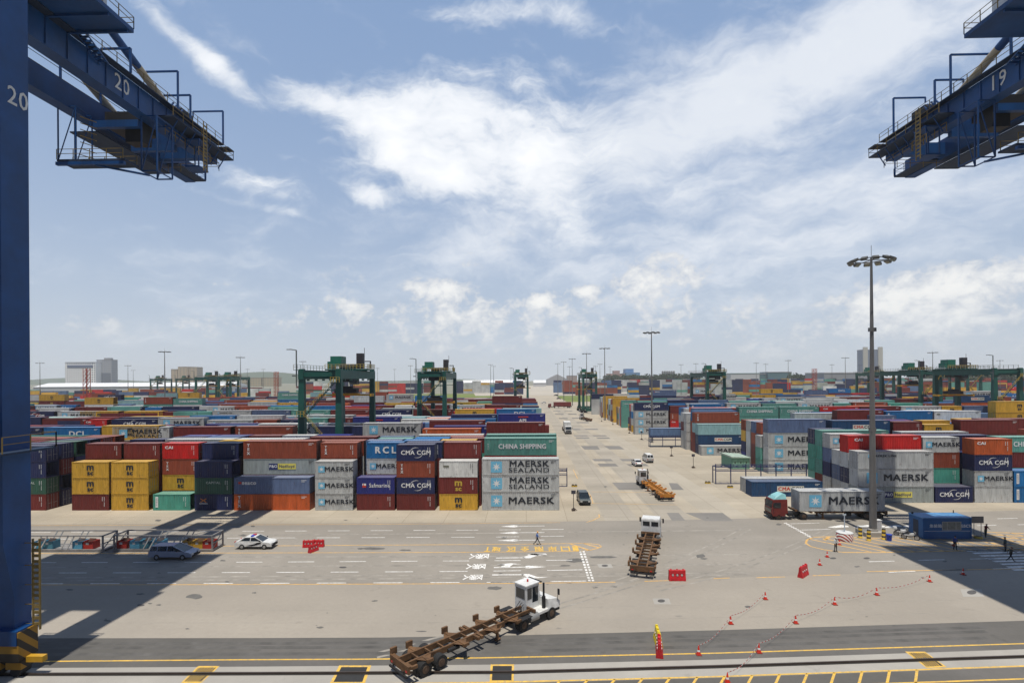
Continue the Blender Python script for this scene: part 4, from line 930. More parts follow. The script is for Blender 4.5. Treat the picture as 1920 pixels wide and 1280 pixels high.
    for yy, h, L_ in ((55.5, 2.6, 3.2), (63.2, 4.6, 4.4), (65.6, 3.0, 3.4), (72.8, 4.6, 4.2)):
        mb = MB(); mb.beam((X(5.4), yy - 37, 53.4), (X(5.4), yy - 37, 53.4 + h), .18); mb.beam((X(5.4), yy - 37, 53.4 + h), (X(5.4 - L_), yy - 37, 53.4 + h), .18); mb.beam((X(5.4 - L_), yy - 37, 53.4 + h), (X(5.4 - L_), yy - 37, 53.4 + h - .7), .14)
        mb.build('festoon_frame', B_blue, root)
    for yy, h in ((50, 2.8), (56.5, 2.6), (62, 2.2)):
        mb = MB(); mb.beam((X(-3.1), yy - 37, 53.4), (X(-3.1), yy - 37, 53.4 + h), .18); mb.beam((X(-3.1), yy - 37, 53.4 + h), (X(.2), yy - 37, 53.4 + h), .18); mb.build('festoon_frame', B_blue, root)
    mb = MB()
    for u, z in ((-1.2, 52.2), (-.8, 52.9), (-.3, 53.2), (.2, 52.6), (.7, 53.4), (1.1, 52.0)): mb.tube((X(u), 12 - 37, z), (X(u), 72 - 37, z + .2), .035, n=5)
    mb.build('hoist_ropes', B_dark, root)
    # trolley with its hanging frames
    tr = empty('trolley', (0, 0, 0)); tr.parent = root
    mb = MB(); bx(mb, -2.8, 60, 49.9, 2.8, 60.6, 50.7, 0); bx(mb, -2.8, 66.4, 49.9, 2.8, 67, 50.7, 0); bx(mb, -1.6, 60.7, 50.3, 2.4, 64, 52.0, 1); bx(mb, .6, 61, 48.6, 2.6, 62.6, 50.2, 1); mb.build('trolley_frame', [B_blue, B_dark], tr)
    mb = MB(); truss(mb, (X(-4.2), 57.4 - 37, 51), (X(-2.2), 57.4 - 37, 51), 2.2, 5.9, 1, .11); truss(mb, (X(3.6), 59.5 - 37, 50.8), (X(5.4), 59.5 - 37, 50.8), 2.6, 6.2, 1, .13)
    bx(mb, -4.2, 57.2, 44.9, 3.4, 59.4, 45.1, 1); railing(mb, [(X(-4.2), 20.2, 45.1), (X(3.2), 20.2, 45.1)], mi=2); railing(mb, [(X(-4.2), 22.3, 45.1), (X(3.2), 22.3, 45.1)], mi=2)
    mb.beam((X(-4.2), 20.2, 44.6), (X(3.4), 20.2, 44.6), .35); mb.beam((X(.2), 20.2, 44.4), (X(3), 24.6, 44.9), .2)
    for k in range(8): mb.beam((X(-1.8), 20.5, 45 + k * .7), (X(-1.1), 21.9, 45 + k * .7), .07, mi=2)
    mb.build('hanging_platform', [B_blue, B_plate, B_rail], tr)
    mb = MB(); bx(mb, 4.4, 66, 47.6, 6.2, 68.0, 47.8, 0); bx(mb, 4.4, 66, 51.0, 6.2, 68.0, 51.2, 0); [mb.beam((X(u_), y_, 47.6), (X(u_), y_, 51.2), .12, mi=0) for u_ in (4.5, 6.1) for y_ in (29.1, 30.9)]; railing(mb, [(X(6.3), 28.8, 49), (X(6.3), 31.2, 49)], mi=1); ladder(mb, (X(6.4), 30, 47.4), (X(6.4), 30, 53.6), .7, 1, up=(0, 1, 0)); mb.build('ladder_cage', [B_blue, B_rail], tr)
    # machinery house
    hs = empty('machinery_house', (0, 0, 0)); hs.parent = root
    mb = MB(); bx(mb, -hw, 34, 53.55, hw, yh, 53.95)
    for k in range(7): bx(mb, -hw + .2, 35 + k * 2.3, 53.3, hw - .2, 35.2 + k * 2.3, 53.56)
    mb.build('floor_deck', B_blue, hs)
    mb = MB(); bx(mb, -hw + 1.3, 34.4, 53.95, hw - 1.3, yh - 1.6, 60)
    mb.build('house_wall', B_wht, hs)
    mb = MB(); railing(mb, [(X(hw), -2.5, 53.95), (X(hw), yh - 37, 53.95), (X(-hw), yh - 37, 53.95)]); mb.build('handrail', B_rail, hs)
    mb = MB(); ladder(mb, (X(3.9), yh - 37 - 1.2, 53.5), (X(3.9), yh - 37 + 1.2, 51.5), .9, up=(0, 0, 1)) if False else ladder(mb, (X(5.6), yh - 37 - .8, 53.6), (X(4.9), yh - 37 + 3.2, 52.6), .9); mb.build('stair', B_blue, hs)
    return root
quay_crane(-47.0, 1, '20', 'blue quay crane at the left edge, numbered 20 on leg and girder', 10.3, 49.4, 73.2)
quay_crane(55.0, -1, '19', 'blue quay crane reaching in at the upper right, girder numbered 19', 12.1, 53, 76)

# ------------------------------------------------------------------ rubber tyred yard cranes
R_grn = mat('crane_green_paint', (.010, .092, .072), .5, var=.18, scale=.5, rust=.3); R_grn2 = mat('house_green', (.015, .16, .11), .5); R_yel = mat('spreader_yellow', (.62, .32, .02), .5); R_sty = mat('stair_yellow', (.50, .36, .07), .6)
R_tyre = mat('black_rubber', (.02, .02, .02), .8); SPN = 23.5; LX = 3.83
_RT = None
def rtg_meshes():
    r = {}
    def leg(y, t):
        mb = MB(); sgn = 1
        vs = []
        for z, w, d in ((3.4, .75, 1.5), (20.6, .55, 1.0), (23.0, .5, 1.0)):
            for a, b in ((-1, -1), (1, -1), (1, 1), (-1, 1)): vs.append((a * w, b * d / 2, z))
        mb.add(vs, [(3, 2, 1, 0), (8, 9, 10, 11)] + [(4 * k + i, 4 * k + (i + 1) % 4, 4 * k + 4 + (i + 1) % 4, 4 * k + 4 + i) for k in range(2) for i in range(4)])
        mb.cbox((0, 0, 3.0), (1.9, 1.5, .9)); return mb.mesh('leg', R_grn)
    r['leg'] = leg(0, 1)
    mb = MB(); mb.box(-LX - 1.4, -.55, 1.75, LX + 1.4, .55, 2.65); mb.box(-2.4, -1.5, 1.1, 2.2, -.56, 2.9); mb.beam((-LX, 0, 18.6), (LX, 0, 18.6), .18); r['sill'] = mb.mesh('sill_beam', R_grn)
    mb = MB()
    for dx in (-.95, .95): mb.tube((dx, -.35, .8), (dx, .35, .8), .8, n=16)
    mb.cbox((0, 0, 1.35), (1.3, .5, .7)); r['wheels'] = mb.mesh('wheel_pair', R_tyre)
    mb = MB(); mb.box(-.55, -.7, 20.9, .55, SPN + .7, 22.7); mb.box(-1.35, -1, 22.72, -.55, SPN + 1, 22.8)
    for k in range(5): mb.cbox((0, 3 + k * 4.3, 20.7), (.5, .4, .35))
    r['girder'] = mb.mesh('girder', R_grn)
    mb = MB(); railing(mb, [(-1.3, -1, 22.8), (-1.3, SPN + 1, 22.8)], step=1.6, r=.04); r['rail'] = mb.mesh('handrail', mat('pale_handrail', (.38, .38, .3), .6))
    mb = MB(); mb.box(-LX, -.45, 21.4, LX, .45, 22.3); r['tie'] = mb.mesh('end_tie', R_grn)
    # stairs on the near frame
    mb = MB()
    for a, b in (((1.6, -1.0, 8), (-3.0, -1.0, 13.3)), ((-3.0, -1.0, 13.3), (3.2, -1.0, 20.2))):
        ladder(mb, a, b, .9, 0, n=14, up=(0, 1, 0)); railing(mb, [Vector(a) + Vector((0, -.45, 0)), Vector(b) + Vector((0, -.45, 0))], 1.0, 1.4, .035, 1)
    for x0, x1, z in ((-4.3, -2.8, 13.3), (1.2, 4.4, 8), (2.6, 4.4, 20.2)):
        mb.box(x0, -1.6, z - .1, x1, -.4, z, 0); railing(mb, [(x0, -1.6, z), (x1, -1.6, z)], 1.1, .6, .04, 1)
    ladder(mb, (3.2, -.9, 2.8), (3.2, -.9, 8), .6, 1)
    r['stairs'] = mb.mesh('stairway', [mat('stair_dark_green', (.01, .05, .04), .6), R_sty])
    mb = MB(); mb.tube((0, 0, 19.5), (0, 0, 26.8), .14, n=6); mb.tube((0, 0, 26.8), (-1.3, 0, 27), .1, n=6); mb.cbox((-1.5, 0, 26.95), (.9, .3, .16)); mb.cbox((-.4, 0, 21.6), (.9, .3, .25)); r['lamp'] = mb.mesh('lamp_post', mat('lamp_post_grey', (.12, .14, .14), .6))
    mb = MB(); mb.box(-LX - .6, -2.9, 22.9, LX + 1.6, 2.9, 23.2, 0); mb.box(-LX, -2.5, 22.0, LX, -2.1, 22.9, 0); mb.box(-LX, 2.1, 22.0, LX, 2.5, 22.9, 0); mb.box(-1.6, -1.8, 23.2, 1.4, 1.6, 24.2, 2); railing(mb, [(-LX - .6, -2.9, 23.2), (LX + 1.6, -2.9, 23.2), (LX + 1.6, 2.9, 23.2)], 1.1, .8, .05, 1)
    mb.tube((-1, -1.9, 23.9), (3, -1.9, 23.9), .45, n=10, mi=2); r['tframe'] = mb.mesh('trolley_frame', [R_grn, R_sty, B_dark])
    mb = MB(); mb.box(-3.6, -1.8, 24.0, -1.0, 1.5, 26.2); mb.box(-4.4, -1.5, 23.3, -3.3, 1.3, 25.0); r['thouse'] = mb.mesh('machinery_house', R_grn2)
    mb = MB(); mb.box(2.2, -.8, 23.3, 3.7, .8, 26.9, 0); mb.tube((3.9, 0, 26), (3.9, 0, 28.2), .06, n=5, mi=0); mb.beam((4.0, 0, 25), (5.4, 0, 25), .25, mi=0); mb.beam((5.3, 0, 25), (5.3, 0, 23.3), .25, mi=0); r['reel'] = mb.mesh('cable_reel_box', mat('dark_cabinet', (.035, .032, .04), .6))
    mb = MB(); mb.box(-2.4, -1.2, 20.2, 1.0, 1.2, 22.0, 0); mb.box(1.0, -2.3, 19.6, 2.7, -.2, 21.9, 1); mb.box(.9, -2.35, 20.1, 2.75, -2.3, 21.3, 2); r['cab'] = mb.mesh('operator_cabin', [B_dark, mat('cabin_dark', (.05, .06, .06), .5), mat('cabin_glass', (.02, .03, .035), .1)])
    mb = MB(); mb.box(-6.1, -.5, -.35, 6.1, .5, 0, 0); mb.box(-6.1, -1.22, -.5, -5.7, 1.22, .1, 0); mb.box(5.7, -1.22, -.5, 6.1, 1.22, .1, 0); mb.box(-3, -.9, 0, 3, .9, .25, 0); mb.box(-2.6, -1, .3, 2.6, 1, 1.3, 1); mb.box(-1.4, -.7, 1.3, 1.4, .7, 1.9, 1)
    r['spreader'] = mb.mesh('spreader', [R_yel, B_dark])
    return r
def rtg(X0, Y0, label, ty=17, sz=17.8, near=True, flip=1):
    global _RT
    if _RT is None: _RT = rtg_meshes()
    m = _RT; root = empty('yard_crane', (X0, Y0, 0)); tag(root, label, 'yard crane', 'green rubber-tyred yard cranes')
    for x in (-LX, LX):
        for y in (0, SPN): place('leg', m['leg'], root, (x, y, 0)); place('wheel_pair', m['wheels'], root, (x, y, 0))
        g = place('girder', m['girder'], root, (x, 0, 0)); h = place('handrail', m['rail'], g)
    for y in (0, SPN): place('sill_beam', m['sill'], root, (0, y, 0)); place('end_tie', m['tie'], root, (0, y, 0))
    place('stairway', m['stairs'], root); place('lamp_post', m['lamp'], root, (-LX - .9, -.6, 0))
    t = empty('trolley', (0, ty, 0)); t.parent = root
    place('trolley_frame', m['tframe'], t); place('machinery_house', m['thouse'], t); place('cable_reel_box', m['reel'], t); place('operator_cabin', m['cab'], t)
    sp = place('spreader', m['spreader'], root, (-.4, ty, sz))
    mb = MB(); z = 20.4 - sz
    for a in (-1.8, 1.8):
        for b in (-.7, .7): mb.tube((a, b, .3), (a * .8, b, z + .6), .05, n=4)
    mb.build('hoist_ropes', B_dark, sp)
    return root
def rtg_px(px, Y, *a, **k):                     # px = photo x of the near left leg
    return rtg(XatY(px, 800, Y).x + LX, Y, *a, **k)
rtg_px(567, 108.0, 'green yard crane in the middle left, with yellow spreader and zigzag stairs', sz=17.3)
rtg_px(787, 161.5, 'green yard crane just left of the road, its spreader over dark red boxes', ty=9, sz=13.5)
rtg_px(966, 322, 'small green yard crane at the left roadside, far up the road', ty=9, sz=15)
rtg_px(1094, 318, 'small green yard crane at the right roadside, behind yellow boxes', ty=11, sz=14)
rtg_px(1327, 247.0, 'green yard crane standing alone right of the road', ty=4, sz=18)
rtg_px(1865, 166.8, 'biggest green yard crane at the right edge, with yellow stair', ty=20, sz=14.2)
rtg_px(1727, 220.5, 'green yard crane behind the light mast, with raised yellow spreader', ty=9, sz=16.8)
rtg_px(1652, 330, 'far green yard crane just right of the light mast', ty=14, sz=17)
rtg_px(1815, 330, 'far green yard crane seen through the portal of the biggest one', ty=10, sz=17)
rtg_px(368, 348, 'left one of the two overlapping far yard cranes on the left', ty=12, sz=17)
rtg_px(411, 345, 'right one of the two overlapping far yard cranes on the left', ty=8, sz=17)
rtg_px(283, 580, 'farthest left green yard crane, in front of the long white roof', ty=10, sz=17)
rtg_px(331, 600, 'far green yard crane in front of the beige towers', ty=12, sz=17)

# ------------------------------------------------------------------ light masts
M_mast = mat('mast_galvanised', (.17, .165, .16), .5, .25, var=.2, streak=True, scale=.8); M_lamp = mat('lamp_housing', (.10, .10, .095), .5)
def mast(x, y, H, label, big=False):
    root = empty('light_mast', (x, y, 0)); tag(root, label, 'light mast', 'high light masts across the yard')
    mb = MB(); r0 = .46 if big else .34; n = 12 if big else 8
    mb.tube((0, 0, 0), (0, 0, H), r0, .14, n=n); mb.tube((0, 0, H), (0, 0, H + 1.6), .03, n=4)
    mb.tube((0, 0, 0), (0, 0, .06), r0 + .3, n=n)
    if big: mb.cbox((0, -.1, H * .74), (.8, .5, .5)); mb.cbox((0, 0, H * .38), (.62, .62, .5))
    mb.build('pole', M_mast, root)
    mb = MB(); R = 2.4 if big else 2.3; k = 16 if big else 8
    for i in range(16): a = 2 * math.pi * i / 16; b = 2 * math.pi * (i + 1) / 16; mb.beam((R * .8 * math.cos(a), R * .8 * math.sin(a), H - .3), (R * .8 * math.cos(b), R * .8 * math.sin(b), H - .3), .09)
    for i in range(4): a = math.pi * i / 2; mb.beam((0, 0, H - .3), (R * .8 * math.cos(a), R * .8 * math.sin(a), H - .3), .08)
    hr = mb.build('headframe_ring', M_lamp, root)
    for i in range(12 if big else 0):
        a = 2 * math.pi * (i + .3) / 12; M_ = Matrix.Translation((R * math.cos(a), R * math.sin(a), H - .42)) @ Matrix.Rotation(a, 4, 'Z') @ Matrix.Rotation(.5, 4, 'Y')
        q = MB(); q.cbox((0, 0, 0), (.62, .7, .30), 0, M_); q.cbox((.02, 0, -.17), (.5, .58, .05), 1, M_); q.build('floodlight', [M_lamp, mat('floodlight_glass', (.3, .3, .24), .2)], root)
    if not big:
        q = MB()
        for i in range(k): a = 2 * math.pi * i / k; q.cbox((R * math.cos(a), R * math.sin(a), H - .35), (.75, .75, .34))
        q.build('floodlight_ring', M_lamp, root)
    return root
g = G(1637, 1002); mast(g.x, g.y, 36.3, 'tall grey light mast in the right foreground, ringed by floodlights', True)
MS = [(1222, 622, 'tall light mast right of the road, before star-marked boxes'), (1134, 652, 'light mast behind the yellow box stack'), (1100, 662, 'light mast beside the right roadside yard crane'), (1073, 672, 'light mast above the grass right of the road'), (1057, 678, 'thin far light mast right of the road end'), (1046, 681, 'smallest light mast at the road end'), (1068, 687, 'faint light mast behind the road end masts'),
      (1117, 686, 'faint light mast between the two roadside masts'), (1125, 682, 'light mast close left of the tall roadside mast'), (1144, 687, 'light mast left of the pink far building'), (920, 683, 'left one of a close pair of far masts left of the road'), (925.5, 686, 'right one of a close pair of far masts left of the road'), (451, 669, 'light mast above the left far yard cranes'), (309, 658, 'tall light mast in front of the beige towers'), (240, 685, 'far light mast right of the white hotel'), (250, 694, 'faint light mast right of the hotel, behind another'), (75, 680, 'light mast beside the blue crane leg, left of the hotel'),
      (1749, 660, 'light mast above the right yard cranes'), (1585, 670, 'light mast left of the pale tower'), (1478, 675, 'light mast above the sea-green far hall'), (1436, 682, 'light mast right of the lone yard crane'), (1418, 680, 'light mast just right of the lone yard crane'), (1305, 681, 'light mast left of the lone yard crane'), (1277, 683, 'light mast right of the grey silos'), (568, 677, 'light mast behind the middle left yard crane'), (770, 685, 'far light mast left of the roadside yard crane'), (740, 692, 'faint light mast in the left middle'), (708, 690, 'faint light mast right of the middle left yard crane'),
      (1612, 684, 'light mast at the foot of the pale tower'), (1560, 683, 'light mast above the long pale hall roof'), (1875, 675, 'light mast above the biggest yard crane'), (464, 692, 'faint far light mast left of the middle left yard crane'), (494, 692, 'faint far light mast near the orange lattice tower'), (958, 690, 'light mast beside the far left roadside yard crane')]
for px, ty, lb in MS:
    hy = proj((0, 5000, CAMH))[1] + .0075 * (985 - px) * 1.0
    Y = min(14600 / max(9, hy - ty), 1150); p = XatY(px, hy, Y); mast(p.x, Y, 35.4, lb)
# ------------------------------------------------------------------ vehicles
V_wht = mat('white_vehicle_paint', (.66, .665, .65), .35, var=.16, scale=2.5, spec=.5); V_org = mat('chassis_orange_rusty', (.26, .13, .045), .7, var=.35, rust=.6, scale=1.5); V_org2 = mat('chassis_bright_orange', (.48, .19, .025), .6, var=.2, rust=.2)
V_gl = mat('window_glass', (.018, .024, .03), .08, var=.05, spec=.8); V_blk = mat('black_underbody', (.018, .018, .02), .7); V_rim = mat('wheel_rim', (.10, .065, .045), .6, .3); V_rim2 = mat('alloy_rim', (.42, .43, .44), .35, .7)
V_red = mat('cab_red_paint', (.16, .022, .018), .45, var=.2); V_aqua = mat('deflector_aqua', (.24, .50, .52), .5); V_sil = mat('silver_vehicle_paint', (.34, .38, .48), .3, .3, var=.05); V_dkc = mat('dark_vehicle_paint', (.02, .03, .035), .25, .3); V_lred = mat('tail_light_red', (.5, .02, .02), .3); V_lwh = mat('head_light', (.6, .6, .58), .2); V_grey = mat('tank_grey', (.3, .3, .29), .5, .4)
V_brn = mat('chassis_brown', (.13, .068, .03), .8, var=.45, rust=.7, scale=1.5)
def wheel(root, x, y, r=.5, w=.3, double=False, rim=V_rim, name='wheel'):
    ww = w * (2.1 if double else 1); s = 1 if y > 0 else -1
    mb = MB(); mb.tube((0, -ww / 2, 0), (0, ww / 2, 0), r, n=20, mi=0); 
    o = mb.build(name, R_tyre, root, loc=(x, y - s * ww / 2, r))
    mb = MB(); mb.tube((0, s * (ww / 2 - .02), 0), (0, s * (ww / 2 + .02), 0), r * .58, r * .52, n=16, mi=0); mb.tube((0, s * (ww / 2 + .02), 0), (0, s * (ww / 2 + .06), 0), r * .2, n=8, mi=0); mb.build('rim', rim, o)
def chassis(root, x0, paint, L=12.3, z=1.15, axles=(1.3, 2.65), brackets=True, legs=True):
    """skeletal trailer frame from x0 (rear) forward"""
    mb = MB(); x1 = x0 + L
    for y in (-.5, .5): mb.box(x0, y - .07, z - .42 + 0, x1 - 3.0, y + .07, z); mb.box(x1 - 3.0, y - .07, z - .16, x1, y + .07, z + .1)
    for x in [x0 + .05 + i * 1.1 for i in range(12)]:
        if x < x1 - .2: mb.box(x, -.43, z - .24, x + .12, .43, z - .05 if x < x1 - 3 else z + .04)
    for x in (x0 + .02, x0 + 6.0, x0 + 6.35): mb.box(x, -1.2, z - .22, x + .22, -.57, z + .01); mb.box(x, .57, z - .22, x + .22, 1.2, z + .01)
    xs = (x0 + 1.4, x0 + 4.6, x0 + 7.7, x1 - 2.3)
    for x in xs:
        mb.box(x, -1.28, z - .25, x + .26, -.575, z + .012); mb.box(x, .575, z - .25, x + .26, 1.28, z + .012)
        for s in (-1, 1): mb.add([(x - .5, s * .57, z - .03), (x + .76, s * .57, z - .03), (x + .26, s * 1.25, z - .03), (x, s * 1.25, z - .03)], [(0, 1, 2, 3) if s > 0 else (3, 2, 1, 0)])
    mb.box(x0 - .12, -1.22, z - .5, x0 + .015, 1.22, z + .05); mb.box(x1 - .1, -1.1, z - .05, x1 + .08, 1.1, z + .2)
    f = mb.build('chassis_frame', paint, root)
    if brackets:
        for x in list(xs) + [x0 + .1]:
            for s in (-1, 1) if x in xs else (1, -1):
                mb = MB(); mb.box(x - .1, s * 1.35 - .09, z - .1, x + .4, s * 1.35 + .09, z + .38 if s > 0 else z + .1); mb.build('corner_guide', paint, root)
    mb = MB()
    for s in (-1, 1):
        if legs: mb.box(x1 - 4.1, s * .8 - .08, .18, x1 - 3.9, s * .8 + .08, z - .2); mb.box(x1 - 4.25, s * .8 - .16, .1, x1 - 3.75, s * .8 + .16, .18); mb.beam((x1 - 4.0, s * .8, .6), (x1 - 3.2, s * .5, z - .2), .08)
    mb.beam((x1 - 4, -.8, .7), (x1 - 4, .8, .7), .08); mb.build('landing_gear', paint, root)
    mb = MB(); mb.box(x0 - .25, -1.15, .42, x0 - .12, 1.15, .55)
    for s in (-.7, .7): mb.box(x0 - .2, s - .04, .5, x0 - .12, s + .04, z - .4)
    mb.build('rear_bumper', V_blk, root)
    for s in (-1, 1):
        mb = MB(); mb.box(x0 - .14, s * .95 - .1, z - .42, x0 - .10, s * .95 + .1, z - .3); mb.build('tail_light', V_lred, root)
        mb = MB(); mb.box(x0 + axles[0] - .78, s * 1.0 - .25, .28, x0 + axles[0] - .74, s * 1.0 + .25, .85); mb.build('mud_flap', R_tyre, root)
    mb = MB(); mb.box(x0 + 4.9, .56, .5, x0 + 5.7, 1.0, z - .26); mb.tube((x0 + 3.6, -.62, .8), (x0 + 4.6, -.62, .8), .16, n=8); mb.tube((x0 + 3.0, .3, z - .35), (x1 - 1, .3, z - .2), .03, n=4); mb.build('tool_box_and_tank', V_blk, root)
    mb = MB()
    for a in axles: mb.tube((x0 + a, -.9, .5), (x0 + a, .9, .5), .08, n=8)
    mb.box(x0 + axles[0] - .3, -.42, .5, x0 + axles[-1] + .3, .42, .68); mb.build('axle', V_blk, root)
    for a in axles:
        for s in (-1, 1): wheel(root, x0 + a, s * 1.22, .52, .27, True)
def term_tractor(root, x, cab_w='narrow'):
    """yard tractor, x = drive axle; drives to +x"""
    mb = MB()
    for y in (-.42, .42): mb.box(x - .9, y - .06, .62, x + 4.3, y + .06, .86)
    mb.box(x - .5, -.45, .86, x + .5, .45, .98); mb.box(x + 3.0, -1.0, .45, x + 4.55, 1.0, .75); mb.build('tractor_frame', V_blk, root)
    for s in (-1, 1): wheel(root, x, s * 1.22, .52, .27, True); wheel(root, x + 3.35, s * 1.2, .5, .3)
    if cab_w == 'narrow':
        y0, y1 = -.15, 1.22
        cb = empty('cab', (x, 0, 0)); cb.parent = root
        mb = MB(); mb.prism([(1.25, .8), (3.0, .8), (3.0, 1.75), (2.75, 3.0), (1.3, 3.0), (1.25, 2.9)], y0, y1); mb.box(1.2, y0 - .06, 3.0, 2.85, y1 + .06, 3.1); mb.prism([(2.98, .8), (4.35, .8), (4.45, 1.25), (4.2, 1.55), (2.98, 1.78)], -1.18, 1.18, taper=lambda z: .12 if z > 1.4 else 0)
        mb.box(1.3, -1.15, .8, 2.98, y0, 1.0); mb.build('cab_body', V_wht, cb)
        mb = MB(); mb.box(1.235, y0 + .15, 1.9, 1.26, y1 - .15, 2.75); mb.box(1.42, y1 + .001, 1.85, 2.05, y1 + .012, 2.8); mb.box(2.15, y1 + .001, 1.85, 2.72, y1 + .012, 2.75); mb.box(1.42, y0 - .012, 1.85, 1.95, y0 - .001, 2.8); mb.box(2.02, y0 - .012, 1.5, 2.72, y0 - .001, 2.78)
        mb.add([(3.02, y0 + .1, 1.85), (3.02, y1 - .1, 1.85), (2.79, y1 - .14, 2.92), (2.79, y0 + .14, 2.92)], [(0, 1, 2, 3)]); mb.build('cab_windows', V_gl, cb)
        mb = MB(); mb.tube((1.6, -.75, 1.0), (1.6, -.75, 3.15), .09, n=8); mb.tube((1.6, -.75, 1.0), (1.6, -.75, 2.0), .16, n=8); mb.build('exhaust_pipe', V_blk, root).location = (x + 1.2, 0, 0)
        mb = MB(); mb.tube((.75, -.98, .75), (1.75, -.98, .75), .32, n=14); mb.build('fuel_tank', V_grey, root).location = (x, 0, 0)
        mb = MB(); 
        for yy in (-1.25, 1.3): mb.tube((4.1, yy * .9, 1.4), (4.2, yy, 2.4), .025, n=5); mb.box(4.12, yy - .1, 1.9, 4.2, yy + .1, 2.4)
        for k_ in range(5): mb.box(4.4, -.55, 1.26 + k_ * .05 - .3, 4.48, .55, 1.285 + k_ * .05 - .3)
        mb.box(1.9, 1.225, 1.0, 1.93, 1.24, 1.8); mb.box(2.1, 1.225, .82, 2.12, 1.236, 2.9); mb.box(2.95, .9, .5, 3.4, 1.35, .56); mb.box(2.3, 1.0, .45, 2.8, 1.3, .5); mb.box(2.88, -.3, 3.02, 3.1, 1.3, 3.08)
        mb.tube((1.2, .3, 1.6), (.3, .2, 1.15), .03, n=5); mb.tube((1.2, .5, 1.7), (.2, .3, 1.2), .03, n=5); mb.tube((1.2, .1, 1.5), (.35, .0, 1.1), .03, n=5)
        mb.box(-.75, -1.45, 1.08, .75, -.95, 1.12); mb.box(-.75, .95, 1.08, .75, 1.45, 1.12)
        mb.box(4.44, -.7, .85, 4.5, .7, 1.2); mb.build('mirrors_and_grille', V_blk, root).location = (x, 0, 0)
        mb = MB(); mb.tube((2.1, .5, 3.1), (2.1, .5, 3.3), .08, n=8); mb.build('beacon', V_lred, cb)
        mb = MB()
        for yy in (-.9, .9): mb.tube((4.4, yy, 1.1), (4.47, yy, 1.1), .11, n=10)
        mb.build('headlight', V_lwh, root).location = (x, 0, 0)
    else:
        cb = empty('cab', (x, 0, 0)); cb.parent = root
        mb = MB(); mb.prism([(2.0, .7), (4.3, .7), (4.35, 1.6), (4.1, 2.75), (2.05, 2.85), (2.0, 2.7)], -1.2, 1.2, taper=lambda z: .1 if z > 2.4 else 0); mb.build('cab_body', V_wht, cb)
        mb = MB(); mb.box(1.98, -.95, 1.95, 1.999, -.1, 2.5); mb.box(1.98, .1, 1.95, 1.999, .95, 2.5); mb.box(2.5, -1.215, 1.7, 3.6, -1.201, 2.45); mb.box(2.5, 1.201, 1.7, 3.6, 1.215, 2.45)
        mb.add([(4.37, -1.05, 1.65), (4.37, 1.05, 1.65), (4.14, 1.0, 2.6), (4.14, -1.0, 2.6)], [(0, 1, 2, 3)]); mb.build('cab_windows', V_gl, cb)
        mb = MB()
        for s in (-1, 1): mb.tube((4.0, s * 1.2, 2.4), (4.1, s * 1.5, 2.4), .03, n=5); mb.box(4.02, s * 1.45 - .1, 1.9, 4.12, s * 1.45 + .1, 2.45)
        mb.box(1.6, -1.15, .7, 1.95, 1.15, 1.2); mb.build('mirror', V_blk, root).location = (x, 0, 0)
        mb = MB(); mb.tube((.95, -1.0, .75), (1.85, -1.0, .75), .32, n=12); mb.build('fuel_tank', V_grey, root).location = (x, 0, 0)
def truck(loc, ang, label, paint, cab='narrow', L=12.3):
    root = empty('yard_truck', (loc[0], loc[1], .012), ang); tag(root, label, 'truck', 'yard trucks')
    chassis(root, -L / 2 - 1.5, paint, L); term_tractor(root, L / 2 - 2.9, cab); return root
# foreground truck: rear wheels and front wheel in the photo
a = G(800, 1268); b = G(1035, 1160); d = (b - a).normalized(); nrm = Vector((-d.y, d.x, 0))
ang = math.atan2(d.y, d.x); fr = b + nrm * 1.2; c = fr - d * (12.3 / 2 - 2.9 + 3.35)
truck(c, ang, 'empty rusty brown trailer behind a white tractor, crossing the crane rail', V_brn)
a = G(1203, 1084); b = G(1224, 1003); d = Vector((4.3, 14, 0)).normalized(); ang = math.atan2(d.y, d.x)
truck(a + d * 7.9, ang, 'empty brown trailer with wide white cab, driving away beside the red barrier', V_brn, 'wide')
a = G(1252, 940); d = Vector((-.9, 14, 0)).normalized(); ang = math.atan2(d.y, d.x)
truck(a + d * 7.9, ang, 'empty bright orange trailer behind a narrow white tractor, by the white van', V_org2)
a = G(1106, 790); d = Vector((-2.2, 14, 0)).normalized(); truck(a + d * 7.9, math.atan2(d.y, d.x), 'small far truck with rusty trailer, before the right-hand stacks', V_brn)
